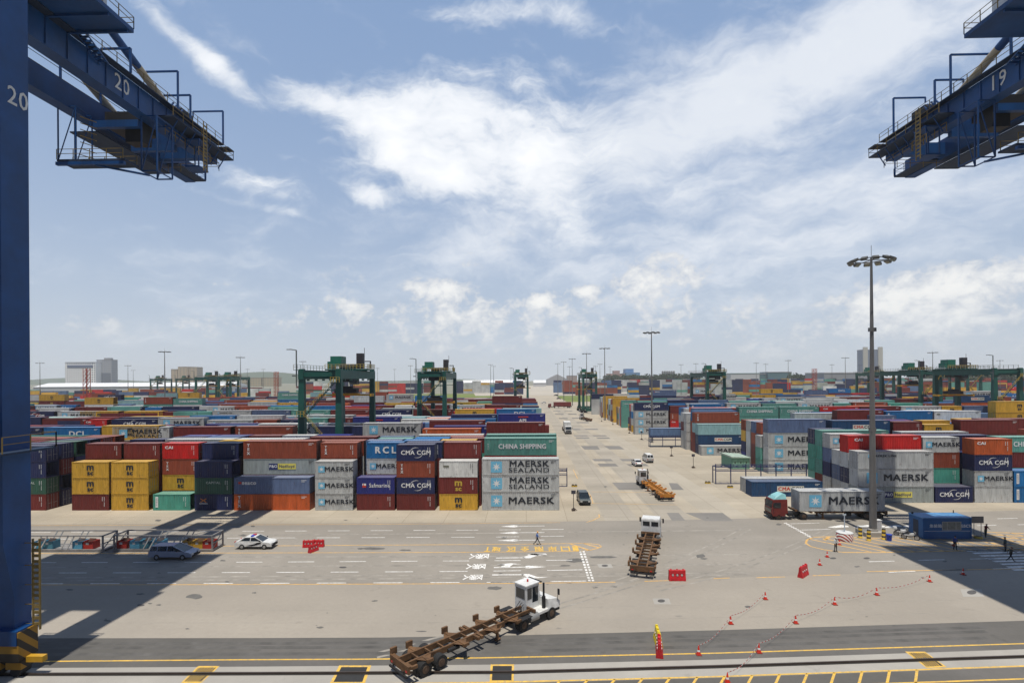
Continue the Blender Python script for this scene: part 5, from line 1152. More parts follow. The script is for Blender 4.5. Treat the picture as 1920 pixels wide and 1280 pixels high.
def lorry(loc, ang, label, code, cabmat, H=H1, Lc=L40, defl=True, far=False):
    """long-haul cab, chassis and the box it carries (the box is a thing of its own)"""
    root = empty('container_lorry', (loc[0], loc[1], .012), ang); tag(root, label, 'truck', 'lorries carrying containers')
    chassis(root, -8.1, V_brn if not far else V_blk, 12.9, 1.25, brackets=False)
    cb = empty('cab', (6.0, 0, 0)); cb.parent = root
    mb = MB(); mb.prism([(0, .95), (.3, .95), (.35, .55), (2.15, .55), (2.3, 1.0), (2.25, 1.75), (2.05, 2.9), (.05, 2.95)], -1.22, 1.22, taper=lambda z: .06 if z > 2.5 else 0); mb.build('cab_body', cabmat, cb)
    mb = MB(); mb.add([(2.285, -1.08, 1.75), (2.285, 1.08, 1.75), (2.09, 1.05, 2.7), (2.09, -1.05, 2.7)], [(0, 1, 2, 3)])
    for s in (-1, 1): mb.box(1.0, s * 1.225 - .01, 1.75, 1.95, s * 1.225 + .01, 2.5)
    mb.box(2.27, -.95, 1.0, 2.32, .95, 1.5); mb.build('cab_windows', V_gl, cb)
    if defl:
        mb = MB(); mb.prism([(.1, 2.95), (1.9, 2.92), (1.5, 3.35), (.6, 3.72), (.1, 3.6)], -1.0, 1.0, taper=lambda z: .22 if z > 3.3 else 0); mb.build('roof_deflector', V_aqua, cb)
        mb = MB(); mb.tube((1.7, -.9, 3), (1.7, -.9, 4.9), .02, n=4); mb.tube((1.7, -.5, 3), (1.7, -.5, 4.9), .02, n=4); mb.build('antenna', V_blk, cb)
    mb = MB(); mb.box(4.0, -.5, .6, 8.1, .5, .95); mb.box(5.2, -1.15, .55, 5.9, -.6, 1.0); mb.box(5.2, .6, .55, 5.9, 1.15, 1.0); mb.box(8.28, -1.2, .4, 8.4, 1.2, .75)
    for s in (-1, 1): mb.box(8.0, s * 1.38 - .1, 1.9, 8.12, s * 1.38 + .1, 2.5)
    mb.build('tractor_frame', V_blk, root)
    for s in (-1, 1): wheel(root, 3.7, s * 1.22, .52, .27, True); wheel(root, 7.3, s * 1.2, .5, .3)
    bx_ = empty('shipping_container', root.matrix_basis @ Vector((-1.75, 0, 1.27)) if False else Vector(loc) + Matrix.Rotation(ang, 4, 'Z') @ Vector((-1.75, 0, 1.27)))
    bpy.data.objects.remove(bx_)
    return Vector(loc) + Matrix.Rotation(ang, 4, 'Z') @ Vector((-1.75, 0, 1.275))
# red cab lorry heading left: its box keeps its lettered side to the camera
pf = XatY(1499, 958, 78.3); Lc = L40
cx0 = pf.x + L40 / 2; cy0 = 78.3 + 1.22
loc = Vector((cx0 - 1.75, cy0, 0)); p = lorry(loc, math.pi, 'red cab lorry with aqua roof shield, hauling a star-marked box left', 'M', V_red)
make_container('M', L40, H1, (p.x, p.y, p.z), 'grey container with blue star square, on the trailer of the red lorry', 'containers on lorries', detail=2)
q = XatY(1047, 763, 372); p = lorry(Vector((q.x + 1, 372, 0)), math.pi, 'far lorry with red cab and maroon box, crossing the road end', 'r', V_red, defl=False, far=True)
make_container('r', L40, H1, (p.x, p.y, p.z), 'maroon container on the lorry that crosses the far end of the road', 'containers on lorries', detail=0)
q = G(1066, 814); p = lorry(Vector((q.x, q.y + 8.5, 0)), -math.pi / 2, 'white cab lorry driving towards the camera on the long road', 'g', V_wht, defl=False)
make_container('w', L20, H1, (p.x, p.y - 2.9, p.z), 'pale container end-on behind the white cab on the long road', 'containers on lorries', rz=math.pi / 2, detail=1)
# ---- cars
def car(loc, ang, label, paint, kind='sedan', group='cars and vans', police=False):
    S = {'sedan': dict(L=4.6, W=1.76, low=[(-2.3, .35), (-2.28, .8), (-2.1, .98), (-1.55, 1.02), (.9, .96), (2.0, .82), (2.28, .65), (2.3, .35)], up=[(-1.75, .98), (-1.1, 1.42), (.15, 1.45), (1.15, .93)], wx=(-1.38, 1.4), h=1.45),
         'suv': dict(L=4.7, W=1.85, low=[(-2.35, .4), (-2.33, 1.0), (-2.2, 1.1), (.95, 1.1), (2.1, 1.0), (2.33, .8), (2.35, .4)], up=[(-2.25, 1.08), (-2.0, 1.68), (.1, 1.72), (1.1, 1.08)], wx=(-1.4, 1.45), h=1.72),
         'mpv': dict(L=5.1, W=1.82, low=[(-2.55, .35), (-2.53, .95), (-2.4, 1.05), (1.2, 1.0), (2.3, .85), (2.53, .62), (2.55, .35)], up=[(-2.42, 1.02), (-2.2, 1.55), (.2, 1.6), (1.65, .96)], wx=(-1.55, 1.5), h=1.6),
         'van': dict(L=4.8, W=1.75, low=[(-2.4, .38), (-2.4, 1.15), (1.7, 1.15), (2.3, .95), (2.42, .38)], up=[(-2.38, 1.13), (-2.28, 1.98), (.9, 2.02), (1.75, 1.13)], wx=(-1.5, 1.6), h=2.0)}[kind]
    root = empty({'sedan': 'car', 'suv': 'car', 'mpv': 'minivan', 'van': 'van'}[kind], (loc[0], loc[1], .012), ang); tag(root, label, {'van': 'van', 'mpv': 'minivan'}.get(kind, 'car'), group)
    W = S['W'] / 2; up = S['up']; h = S['h']; zb = up[0][1]
    mb = MB(); mb.prism(S['low'], -W, W, taper=lambda z: .06 if z > .9 else .02); bd = mb.build('body', paint, root)
    tp = lambda z: .07 + .16 * max(0, (z - zb)) / (h - zb)
    mb = MB(); mb.prism(up, -W, W, taper=tp); mb.build('windows', V_gl, root)
    # painted roof and pillars over the glass
    mb = MB(); t1 = tp(h)
    a_, b_ = up[1], up[2]
    mb.add([(a_[0] - .03, -W + t1 - .02, a_[1] + .012), (b_[0] + .05, -W + t1 - .02, b_[1] + .012), (b_[0] + .05, W - t1 + .02, b_[1] + .012), (a_[0] - .03, W - t1 + .02, a_[1] + .012), (a_[0] - .03, -W + t1 - .02, a_[1] - .05), (b_[0] + .05, -W + t1 - .02, b_[1] - .05), (b_[0] + .05, W - t1 + .02, b_[1] - .05), (a_[0] - .03, W - t1 + .02, a_[1] - .05)],
           [(0, 1, 2, 3), (0, 4, 5, 1), (1, 5, 6, 2), (2, 6, 7, 3), (3, 7, 4, 0)])
    for s in (-1, 1):
        for (x0, z0), (x1, z1) in ((up[0], up[1]), (up[3], up[2])): mb.beam((x0, s * (W - tp(z0) + .01), z0), (x1, s * (W - tp(z1) + .01), z1), .08)
        for xm in ((-.35,) if kind != 'van' else (-1.0, .5)) + ((-1.5,) if kind in ('mpv', 'suv') else ()): mb.beam((xm, s * (W - tp(zb) + .01), zb), (xm, s * (W - tp(h) + .01), h - .03), .07)
    if kind == 'van':
        for y in (-W + .1, 0, W - .1): mb.beam((-2.41, y, 1.13), (-2.3, y * .85, 1.98), .12)
        mb.beam((-2.4, -W + .1, 1.2), (-2.4, W - .1, 1.2), .3)
    mb.build('roof', paint, root)
    for x in S['wx']:
        for s in (-1, 1): wheel(root, x, s * (W + .01), .32, .2, False, V_rim2)
    mb = MB(); xf = S['L'] / 2
    for s in (-1, 1): mb.cbox((xf - .12, s * (W - .28), .68), (.26, .38, .16))
    mb.build('headlight', V_lwh, root)
    mb = MB()
    for s in (-1, 1): mb.cbox((-xf + .03, s * (W - .22), .86), (.1, .3, .18))
    mb.build('tail_light', V_lred, root)
    mb = MB(); mb.cbox((xf - .02, 0, .42), (.1, W * 1.7, .2)); mb.cbox((-xf + .02, 0, .42), (.1, W * 1.7, .2)); mb.cbox((xf - .01, 0, .6), (.06, .8, .12)); 
    for s in (-1, 1): mb.cbox((up[2][0] + .75, s * (W + .1), zb + .08), (.1, .2, .14))
    mb.build('trim', V_blk, root)
    if police:
        mb = MB(); mb.cbox((-.3, .25, h + .08), (.3, .5, .12), 0); mb.cbox((-.3, -.25, h + .08), (.3, .5, .12), 1); mb.build('light_bar', [V_lred, mat('beacon_blue', (.03, .06, .5), .3)], root)
        mb = MB()
        for s in (-1, 1): 
            vs = [(-.9, .45), (-.1, .45), (.5, .85), (1.1, .9), (.9, .7), (.2, .5)]
            mb.add([(x, s * (W + .004), z) for x, z in vs], [tuple(range(6)) if s < 0 else tuple(range(5, -1, -1))])
        mb.build('door_decal', V_blk, root)
    return root
def onroad(px, py): return G(px, py)
a = onroad(318, 1050); car((a.x, a.y + .9), 0, 'silver-blue minivan in the shade below the gear racks', V_sil, 'mpv')
a = onroad(474, 1030); car((a.x, a.y + .88), 0, 'white patrol car with dark door pattern and roof lights', V_wht, 'sedan', police=True)
a = onroad(1097, 948); car((a.x, a.y + 2.4), -math.pi / 2 + .03, 'dark car facing the camera beside the front left stacks', V_dkc, 'suv')
a = onroad(1219, 868); car((a.x, a.y + 2.4), math.pi / 2 + .02, 'white van seen from behind on the wide crossing road', V_wht, 'van')
a = onroad(1198, 875); car((a.x, a.y + 2.3), math.pi / 2 + .02, 'white saloon seen from behind, left of the white van', V_wht, 'sedan')
a = onroad(1020, 756); car((a.x, a.y + 1), math.pi, 'pale car near the far end of the road', V_wht, 'sedan')
a = onroad(1042, 742); car((a.x, a.y + 1), math.pi, 'dark car at the far end of the road by the grass', V_dkc, 'suv')
a = onroad(1048, 748); car((a.x, a.y + 1), .2, 'dark car on the grass edge at the far road end', V_dkc, 'sedan')
# ------------------------------------------------------------------ people
S_skin = mat('skin', (.32, .17, .11), .6, var=.05)
def person(px, py, face, label, shirt, pants, hat=None, stride=.0, arms=(.1, -.1), elbow=.3, lean=0.0, hold=None, hatkind='cap', h=1.72, vest=None):
    base = G(px, py) if py else px
    V_ = []; E_ = []; Rr = []; part = []
    def v(p, r, k): V_.append(Vector(p)); Rr.append(r); part.append(k); return len(V_) - 1
    def e(a, b): E_.append((a, b))
    def rot(vec, a): return Vector((vec[0] * math.cos(a) + vec[2] * math.sin(a), vec[1], -vec[0] * math.sin(a) + vec[2] * math.cos(a)))
    lo = .93 - .07 * abs(stride)
    def up(x, y, z): q = rot((x, y, z - lo), lean); return Vector((q.x, q.y, q.z + lo))
    pel = v((0, 0, lo), .135, 1); wa = v(up(0, 0, lo + .2), .125, 0); ch = v(up(0, 0, lo + .42), .15, 0); nk = v(up(.01, 0, lo + .57), .055, 2); hd = v(up(.03, 0, lo + .68), .088, 2); tp = v(up(.03, 0, lo + .76), .078, 2)
    for a, b in ((pel, wa), (wa, ch), (ch, nk), (nk, hd), (hd, tp)): e(a, b)
    ns = v(up(.125, 0, lo + .665), .016, 2); e(hd, ns)
    for s, ar in ((1, arms[0]), (-1, arms[1])):
        sh = v(up(0, s * .18, lo + .49), .062, 0); e(ch, sh)
        el = V_[sh] + rot((0, s * .05, -.28), -ar); eli = v(el, .043, 0); e(sh, eli)
        wr = el + rot((0, 0, -.25), -(ar + elbow)); wri = v(wr, .03, 2); e(eli, wri)
        d = rot((0, 0, -1), -(ar + elbow + .15)); pa = v(wr + d * .055, .034, 2); e(wri, pa)
        for i in range(4):
            o = rot(((i - 1.5) * .02, 0, 0), 0); f1 = v(wr + d * .10 + o, .0095, 2); e(pa, f1); f2 = v(wr + d * (.165 - abs(i - 1.2) * .01) + o * 1.15 + Vector((0, -s * .018, 0)), .008, 2); e(f1, f2)
        t = v(wr + d * .075 + Vector((.045, -s * .01, 0)), .010, 2); e(pa, t)
        if hold and s == hold[0]: handp = wr + d * .1
    for s, st in ((1, stride), (-1, -stride)):
        hp = v((0, s * .09, lo - .06), .088, 1); e(pel, hp)
        kn = V_[hp] + rot((0, s * .01, -.42), -st * .55); ki = v(kn, .06, 1); e(hp, ki)
        bend = .45 * abs(stride) if st < 0 else .05
        an = kn + rot((0, 0, -.40), -st * .55 + bend); an.z = max(an.z, .075); ai = v(an, .038, 3); e(ki, ai)
        he = v(an + Vector((-.035, 0, -.035)), .034, 3); e(ai, he); to = v(an + Vector((.15, 0, -.045)), .03, 3); e(ai, to)
    me = bpy.data.meshes.new('person'); me.from_pydata([tuple(p) for p in V_], E_, []); o = bpy.data.objects.new('person', me); col.objects.link(o)
    sk = o.modifiers.new('s', 'SKIN'); ly = me.skin_vertices[0] if me.skin_vertices else None
    if ly is None:
        bpy.context.view_layer.objects.active = o; bpy.ops.mesh.customdata_skin_add(); ly = me.skin_vertices[0]
    for i, r in enumerate(Rr): ly.data[i].radius = (r, r)
    ly.data[0].use_root = True; sk.use_smooth_shade = True
    sb = o.modifiers.new('b', 'SUBSURF'); sb.levels = 1
    dg = bpy.context.evaluated_depsgraph_get(); nm = bpy.data.meshes.new_from_object(o.evaluated_get(dg)); bpy.data.objects.remove(o)
    ms = [mat('cloth_%.2f_%.2f_%.2f' % shirt, shirt, .85), mat('cloth_%.2f_%.2f_%.2f' % pants, pants, .85), S_skin, mat('shoe_leather', (.02, .018, .016), .6)]
    for m in ms: nm.materials.append(m)
    for f in nm.polygons:
        c = f.center; k = min(range(len(V_)), key=lambda i: (V_[i] - c).length - Rr[i] * .6); f.material_index = part[k]; f.use_smooth = True
    o = place('person', nm, None, (base.x, base.y, .014), face); tag(o, label, 'person')
    hm = MB(); hc = V_[hd]
    if hatkind == 'helmet' or hatkind == 'cap': hm.lathe([(.115, .03), (.112, .07), (.09, .115), (.045, .14), (.001, .145)], 14, 0, Matrix.Translation(hc)); hm.cbox((hc.x + .1, hc.y, hc.z + .035), (.1, .16, .015))
    else: hm.lathe([(.098, .0), (.102, .05), (.08, .1), (.04, .118), (.001, .12)], 12, 0, Matrix.Translation(hc + Vector((-.015, 0, 0))))
    hm.build('hat' if hatkind != 'hair' else 'hair', mat('hat_%.2f_%.2f_%.2f' % hat, hat, .6), o)
    if vest: 
        q = MB(); q.prism([(-.13, lo + .15), (.13, lo + .15), (.15, lo + .5), (-.15, lo + .5)], -.17, .17); q.build('vest', mat('vest_%.2f_%.2f_%.2f' % vest, vest, .8), o)
    if hold:
        q = MB(); q.box(-.15, -.06, -.3, .15, .06, -.05); q.tube((0, 0, -.05), (0, 0, 0), .012, n=5); b = q.build('bag', mat('bag_red', hold[1], .7), None, loc=(base.x + handp.x * math.cos(face) - handp.y * math.sin(face), base.y + handp.x * math.sin(face) + handp.y * math.cos(face), handp.z + .014)); tag(b, 'dark red bag in the hand of the blue-shirted standing person', 'bag')
    return o
person(1007.5, 1021, 0.0, 'person in blue shirt and orange cap striding across the left lanes', (.10, .20, .50), (.02, .02, .045), (.65, .30, .03), .85, (-.5, .5), .35)
person(1567, 1034, -1.3, 'person in white shirt and white cap standing at the striped round base', (.60, .60, .58), (.018, .02, .025), (.6, .6, .58), .12, (.2, .1), .5)
person(1791, 1031, -1.5, 'person in blue shirt standing before the blue office box, bag in hand', (.05, .08, .28), (.015, .016, .022), (.02, .018, .015), .18, (.15, -.1), .2, hold=(-1, (.22, .03, .02)), hatkind='hair')
person(1848, 1007, .3, 'person in dark red leaning beside the sign stand, hands low', (.14, .018, .015), (.015, .03, .03), (.10, .02, .015), .25, (.7, .5), .6, lean=.25)
person(1885, 1034, 2.9, 'person in dark clothes standing at the top of the striped crossing', (.05, .07, .07), (.016, .016, .02), (.12, .05, .03), .05, (.1, .0), .2)
person(1895, 1053, -.1, 'person running over the striped crossing in dark clothes', (.03, .035, .03), (.012, .012, .016), (.12, .03, .02), 1.0, (-.8, .9), .9, lean=.12)
# ------------------------------------------------------------------ cones, tape, barriers
C_red = mat('cone_red', (.62, .035, .015), .5); C_wht = mat('cone_white_band', (.7, .7, .68), .5); C_base = mat('cone_base', (.25, .03, .02), .7)
cone_b = MB(); cone_b.lathe([(.19, .04), (.13, .28)], 14, 0); cone_b.lathe([(.13, .28), (.095, .42)], 14, 1); cone_b.lathe([(.095, .42), (.035, .74), (.028, .76)], 14, 0); cone_m = cone_b.mesh('cone_body', [C_red, C_wht])
cb_ = MB(); cb_.cbox((0, 0, .025), (.46, .46, .05)); coneb_m = cb_.mesh('cone_base', C_base)
CN = [(1364, 1279, 'cone at the very bottom edge on the yellow ladder line'), (1310, 1227, 'cone on the yellow line, in the left row of cones'), (1423, 1223, 'cone on the yellow line, in the right row of cones'), (1370, 1169, 'cone in the left row, just below the dark asphalt edge'), (1492, 1168, 'cone in the right row, just above the dark asphalt edge'),
      (1435, 1123, 'cone in the left row, lowest before the red barrier'), (1565, 1133, 'cone in the right row, middle of the open apron'), (1644, 1115, 'cone in the right row, nearest to the orange lane line'), (1743, 1090, 'cone just outside the crane shadow edge'), (1806, 1077, 'cone standing inside the crane shadow'), (1537, 1059, 'cone just above the tilted red barrier'), (1551, 1044, 'cone below the person in white'), (1574, 1021, 'cone beside the striped round base')]
cpos = {}
for px, py, lb in CN:
    g_ = G(px, py); root = empty('traffic_cone', (g_.x, g_.y, .018)); tag(root, 'red and white ' + lb, 'traffic cone', 'traffic cones closing off the apron'); root.scale = (.86, .86, .9); b_ = place('cone_body', cone_m, root); place('cone_base', coneb_m, root); cpos[px] = g_
T_ = stripes('barrier_tape', (.6, .57, .55), (.45, .05, .04), .8, axis=(1, 1, 0))
for (a, b, lb) in ((1364, 1423, 'tape from the bottom cone to the yellow line'), (1423, 1492, 'tape crossing the dark asphalt on the right row'), (1492, 1565, 'tape between the two middle cones of the right row'), (1565, 1644, 'tape between the right row cones on the apron'), (1644, 1743, 'longest tape, running towards the crane shadow'), (1310, 1370, 'tape between the lower two cones of the left row'), (1370, 1435, 'tape between the upper two cones of the left row')):
    A, B = cpos[a], cpos[b]; mb = MB(); n = 8
    P_ = [A + (B - A) * i / n + Vector((0, 0, .70 - .45 * math.sin(math.pi * i / n))) for i in range(n + 1)]
    for p, q in zip(P_, P_[1:]): mb.beam(p, q, .012, .045)
    tag(mb.build('barrier_tape', T_), 'thin red and white ' + lb, 'tape', 'tapes strung between the cones')
W_red = mat('barrier_red_plastic', (.50, .014, .02), .5, var=.22, scale=3); W_yel = mat('barrier_yellow_plastic', (.72, .55, .02), .45)
def barrier_mesh(m):
    mb = MB(); prof = [(-.24, 0), (.24, 0), (.22, .16), (.13, .45), (.10, .82), (.07, .86), (-.07, .86), (-.10, .82), (-.13, .45), (-.22, .16)]
    M_ = Matrix.Rotation(math.pi / 2, 4, 'Z')
    for y0, y1 in ((-.75, -.52), (-.30, -.13), (.13, .30), (.52, .75)): mb.prism(prof, y0, y1, 0, M_)
    lo_ = [(-.22, 0.01), (.22, 0.01), (.20, .16), (.15, .34), (-.15, .34), (-.20, .16)]; hi = [(-.12, .56), (.12, .56), (.095, .81), (.065, .84), (-.065, .84), (-.095, .81)]
    mb.prism(lo_, -.52, .52, 0, M_); mb.prism(hi, -.52, .52, 0, M_)
    for k in (-.55, 0, .55): mb.tube((k, 0, .84), (k, 0, .92), .07, n=8)
    return mb.mesh('water_barrier', m)
bm_r, bm_y = barrier_mesh(W_red), barrier_mesh(W_yel)
for px, py, rz, me, lb in ((1270, 1088, 0, bm_r, 'red plastic barrier with pale holes, right of the brown trailer'), (1507, 1080, .75, bm_r, 'red plastic barrier turned askew among the cones'), (578, 1026, .1, bm_r, 'red plastic barrier, left one of the three in the lane gap'), (597, 1025, -.05, bm_r, 'red plastic barrier, right one of the three in the lane gap'), (587, 1034, 1.15, bm_r, 'red plastic barrier standing crosswise before two others'),
                           (1237, 1225, 1.35, bm_r, 'red plastic barrier on the dark asphalt, in front of the yellow one'), (1234.5, 1206, 1.47, bm_y, 'yellow plastic barrier behind the red one')):
    g_ = G(px, py); o = place('water_barrier', me, None, (g_.x, g_.y + .1, .018), rz); o.scale = (1.12, 1.15, 1.25) if px > 700 else (.92, .9, 1.0); tag(o, lb, 'road barrier', 'plastic road barriers')
    q = MB()
    for k in (-.41, 0, .41): q.tube((k, -.17, .45), (k, .17, .45), .08, n=8)
    q.build('fork_hole', mat('pale_plastic', (.6, .5, .48), .6), o)
# ------------------------------------------------------------------ blue office box
g_ = G(1776, 1010); K_b = mat('office_blue', (.015, .11, .30), .5, var=.1); K_r = mat('office_roof_blue', (.10, .27, .50), .55)
root = empty('site_office', (g_.x, g_.y + 1.25, .014), .015); tag(root, 'blue container office with a long window and white letters', 'site office')
mb = MB(); mb.box(-3.05, -1.22, .12, 3.05, 1.22, 2.62); mb.box(-3.1, -1.26, .03, 3.1, 1.26, .16)
for x in (-3.0, 3.0): mb.box(x - .08, -1.27, .16, x + .08, -1.2, 2.6)
mb.build('wall', K_b, root); mb = MB(); mb.box(-3.12, -1.3, 2.622, 3.12, 1.3, 2.72); mb.build('roof', K_r, root)
mb = MB(); mb.box(-.62, -1.24, 1.15, 1.72, -1.223, 2.15); w_ = mb.build('window', mat('curtained_glass', (.22, .23, .2), .3, var=.3, scale=3), root)
mb = MB()
for x in (-.62, .0, 1.1, 1.72): mb.box(x - .04, -1.27, 1.12, x + .04, -1.24, 2.18)
for z in (1.12, 2.14): mb.box(-.66, -1.275, z, 1.76, -1.24, z + .06)
mb.build('frame', mat('window_frame_aluminium', (.45, .45, .43), .4, .4), w_)
mb = MB(); add_text(mb, 'GSCT', .5, (2.36, -1.23, 1.62), 1.0, .022); add_text(mb, '集装箱', .46, (-1.45, -1.23, 1.62), 1.1, .012); mb.build('lettering', M_wht, root)
mb = MB(); mb.box(-3.04, -1.235, .98, 3.04, -1.222, 1.02); mb.build('trim_line', M_wht, root)
mb = MB(); mb.box(-3.065, -.45, .2, -3.052, .45, 2.2); mb.build('door', mat('office_door_dark', (.012, .03, .07), .5), root)
mb = MB(); mb.tube((-2.9, .8, 2.72), (-2.9, .8, 2.95), .12, n=8); mb.tube((2.6, 1, 2.72), (2.6, 1, 3.1), .06, n=6); mb.build('roof_vent', V_blk, root)
# ---- mast foot
g0 = G(1637, 1004)
mb = MB(); mb.box(-1.3, -1.1, 0, 1.3, 1.1, .55); mb.box(-.6, -.6, .55, .6, .6, .8); o = mb.build('mast_plinth', G_rail, None, loc=(g0.x, g0.y + .5, .012)); tag(o, 'low concrete plinth round the foot of the tall light mast', 'plinth')
for px, py, lb in ((1613, 1008, 'striped bollard left of the light mast plinth'), (1629, 1013, 'striped bollard in front of the light mast plinth'), (1657, 1011, 'striped bollard right of the light mast plinth')):
    g_ = G(px, py); mb = MB(); mb.lathe([(.26, 0), (.26, .08), (.22, .1), (.22, 1.25), (.18, 1.38), (.02, 1.42)], 14, 0); o = mb.build('bollard', B_haz2, None, loc=(g_.x, g_.y, .014)); tag(o, 'black and yellow ' + lb, 'bollard', 'bollards round the mast')
for px, py, sz, m, lb in ((1621, 1004, (1.0, .6, 1.1), V_wht, 'white cabinet left of the mast between two bollards'), (1647, 1003, (.9, .6, 1.9), V_wht, 'taller white cabinet just right of the mast')):
    g_ = G(px, py); mb = MB(); mb.cbox((0, 0, sz[2] / 2), sz); mb.cbox((0, 0, sz[2] + .03), (sz[0] + .1, sz[1] + .1, .06)); o = mb.build('electrical_cabinet', m, None, loc=(g_.x, g_.y + .3, .014)); tag(o, lb, 'cabinet')
    mb = MB(); mb.cbox((0, -sz[1] / 2 - .01, sz[2] / 2), (sz[0] * .8, .02, sz[2] * .8)); mb.build('door', mat('cabinet_door', (.5, .5, .5), .5), o)
g_ = G(1667, 1013); mb = MB(); mb.lathe([(.28, 0), (.34, .75), (.36, .78), (.3, .8)], 14); o = mb.build('waste_bin', mat('bin_blue', (.01, .05, .42), .45), None, loc=(g_.x, g_.y, .014)); tag(o, 'small bright blue bin right of the light mast', 'bin')
g_ = G(1588, 1014); root = empty('round_signpost', (g_.x, g_.y + .5, .014)); tag(root, 'round base in red and white stripes with a thin sign post', 'sign base')
mb = MB(); mb.lathe([(.95, 0), (.95, .95), (.9, .97)], 24, smooth=True); mb.build('drum', B_redw, root); mb = MB(); mb.lathe([(.97, .97), (.97, 1.0), (.8, 1.03)], 24); mb.build('lid', V_wht, root); mb = MB(); mb.tube((0, 0, 1), (0, 0, 3.3), .06, n=8); mb.cbox((0, 0, 3.2), (.4, .08, .2)); mb.build('post', mat('pale_post', (.45, .52, .58), .5), root)
# ---- motorcycle
def motorcycle(px, py, ang, label, m):
    g_ = G(px, py); root = empty('motorcycle', (g_.x, g_.y + .2, .014), ang); tag(root, label, 'motorcycle', 'motorcycles parked by the office')
    for x in (-.65, .68):
        q = MB(); n = 20
        for i in range(n): a = 2 * math.pi * i / n; b = 2 * math.pi * (i + 1) / n; q.beam((x + .29 * math.cos(a), 0, .3 + .29 * math.sin(a)), (x + .29 * math.cos(b), 0, .3 + .29 * math.sin(b)), .09)
        w = q.build('wheel', R_tyre, root); q = MB(); q.tube((x, -.03, .3), (x, .03, .3), .22, n=12); q.build('rim', V_rim2, w)
    q = MB(); q.prism([(-.75, .62), (-.1, .66), (.05, .78), (.4, .84), (.45, .66), (.2, .55), (-.5, .5)], -.13, .13); q.build('body', m, root)
    q = MB(); q.prism([(-.85, .7), (-.1, .7), (-.12, .8), (-.8, .82)], -.14, .14); q.build('seat', V_blk, root)
    q = MB(); q.beam((.68, 0, .3), (.42, 0, .98), .07); q.beam((.4, -.33, 1.02), (.4, .33, 1.02), .04); q.cbox((.52, 0, .88), (.12, .2, .2)); q.box(-.2, -.12, .2, .3, .12, .55); q.beam((-.65, .12, .3), (0, .12, .35), .05); q.build('handlebar_and_engine', V_grey, root)
    q = MB(); q.box(-1.0, -.2, .84, -.62, .2, 1.12); q.build('rear_box', V_wht, root)
motorcycle(1709, 1012, -.5, 'white and black motorcycle angled towards the office, on the right', V_wht); motorcycle(1694, 1005, -.35, 'motorcycle with white box behind the other one', V_wht)
# ---- signs and stands
def stand(px, py, label, h=2.6, head=(.7, .12, .55), tw=True, hm=None):
    g_ = G(px, py); root = empty('sign_stand', (g_.x, g_.y, .012)); tag(root, label, 'sign stand', 'weighted sign stands')
    mb = MB(); mb.tube((0, 0, .3), (0, 0, h), .05, n=6); mb.build('post', V_blk, root)
    mb = MB(); 
    for a in range(3): t = a * 2.1; mb.beam((0, 0, .5), (.55 * math.cos(t), .55 * math.sin(t), .03), .07)
    mb.tube((0, 0, .03), (0, 0, .3), .32, n=10); mb.build('weighted_foot', mat('old_tyre_brown', (.07, .05, .04), .8), root)
    mb = MB(); mb.cbox((0, 0, h), head); mb.build('sign_face', hm or mat('sign_back_dark', (.05, .05, .07), .6), root)
stand(1075.5, 957, 'dark sign stand left of the dark car', 2.9); stand(1259, 855, 'sign stand before the blue box on its rack', 2.4); stand(1300, 877, 'sign stand in the open between rack and green shed', 2.9); stand(1203, 824, 'sign stand before the three star-marked boxes', 2.6); stand(1180, 812, 'sign stand left of the three star-marked boxes', 2.4); stand(1149, 796, 'sign stand before the sea-green boxes', 2.2); stand(1128, 790, 'sign stand beside the yellow stack foot', 2.2)
g_ = G(1833, 1008); root = empty('notice_board', (g_.x, g_.y, .012)); tag(root, 'grey notice board on two thin legs right of the office', 'notice board')
mb = MB()
for x in (-.45, .45): mb.tube((x, 0, 0), (x, 0, 2.1), .04, n=6)
mb.build('leg', V_grey, root); mb = MB(); mb.box(-.75, -.04, 1.9, .75, .04, 2.75); mb.build('board', mat('board_back', (.2, .18, .16), .6), root)
mb = MB(); mb.lathe([(.5, 0), (.45, .22), (.1, .3)], 12); o = mb.build('sand_weight', B_haz2, None, loc=(g_.x, g_.y - .1, .016)); tag(o, 'black and yellow weight at the foot of the notice board', 'weight')
for px, py, lb in ((1077, 912, 'round yellow and black weight beside the left rack pole'), (1327, 906, 'round yellow and black weight before the blue rack'), (1369, 914, 'flat yellow weight in front of the dark blue grounded box')):
    g_ = G(px, py); mb = MB()
    for x in (-.28, .28): mb.lathe([(.27, 0), (.3, .2), (.2, .42), (.02, .48)], 10, 0, Matrix.Translation((x, 0, 0)))
    o = mb.build('sand_weight', B_haz2, None, loc=(g_.x, g_.y, .012)); tag(o, lb, 'weight')
# ---- green shed
g_ = G(1388, 879); root = empty('shed', (g_.x + .1, g_.y + 3.0, .012), .0); tag(root, 'pale green corrugated shed with ribbed roof', 'shed'); Sg = mat('shed_green', (.16, .34, .25), .6, var=.15); Sg2 = mat('shed_roof', (.42, .52, .44), .6, var=.15)
ang = 0
mb = MB(); mb.box(-2.0, -3.0, 0, 2.0, 3.4, 2.5); 
for i in range(16): mb.box(-2.03, -2.9 + i * .4, .05, -2.001, -2.7 + i * .4, 2.45)
mb.build('wall', Sg, root)
mb = MB(); mb.add([(-2.2, -3.3, 2.85), (2.2, -3.3, 2.6), (2.2, 3.6, 2.6), (-2.2, 3.6, 2.85), (-2.2, -3.3, 2.55), (2.2, -3.3, 2.5), (2.2, 3.6, 2.5), (-2.2, 3.6, 2.55)], [(0, 1, 2, 3), (7, 6, 5, 4), (0, 4, 5, 1), (1, 5, 6, 2), (2, 6, 7, 3), (3, 7, 4, 0)])
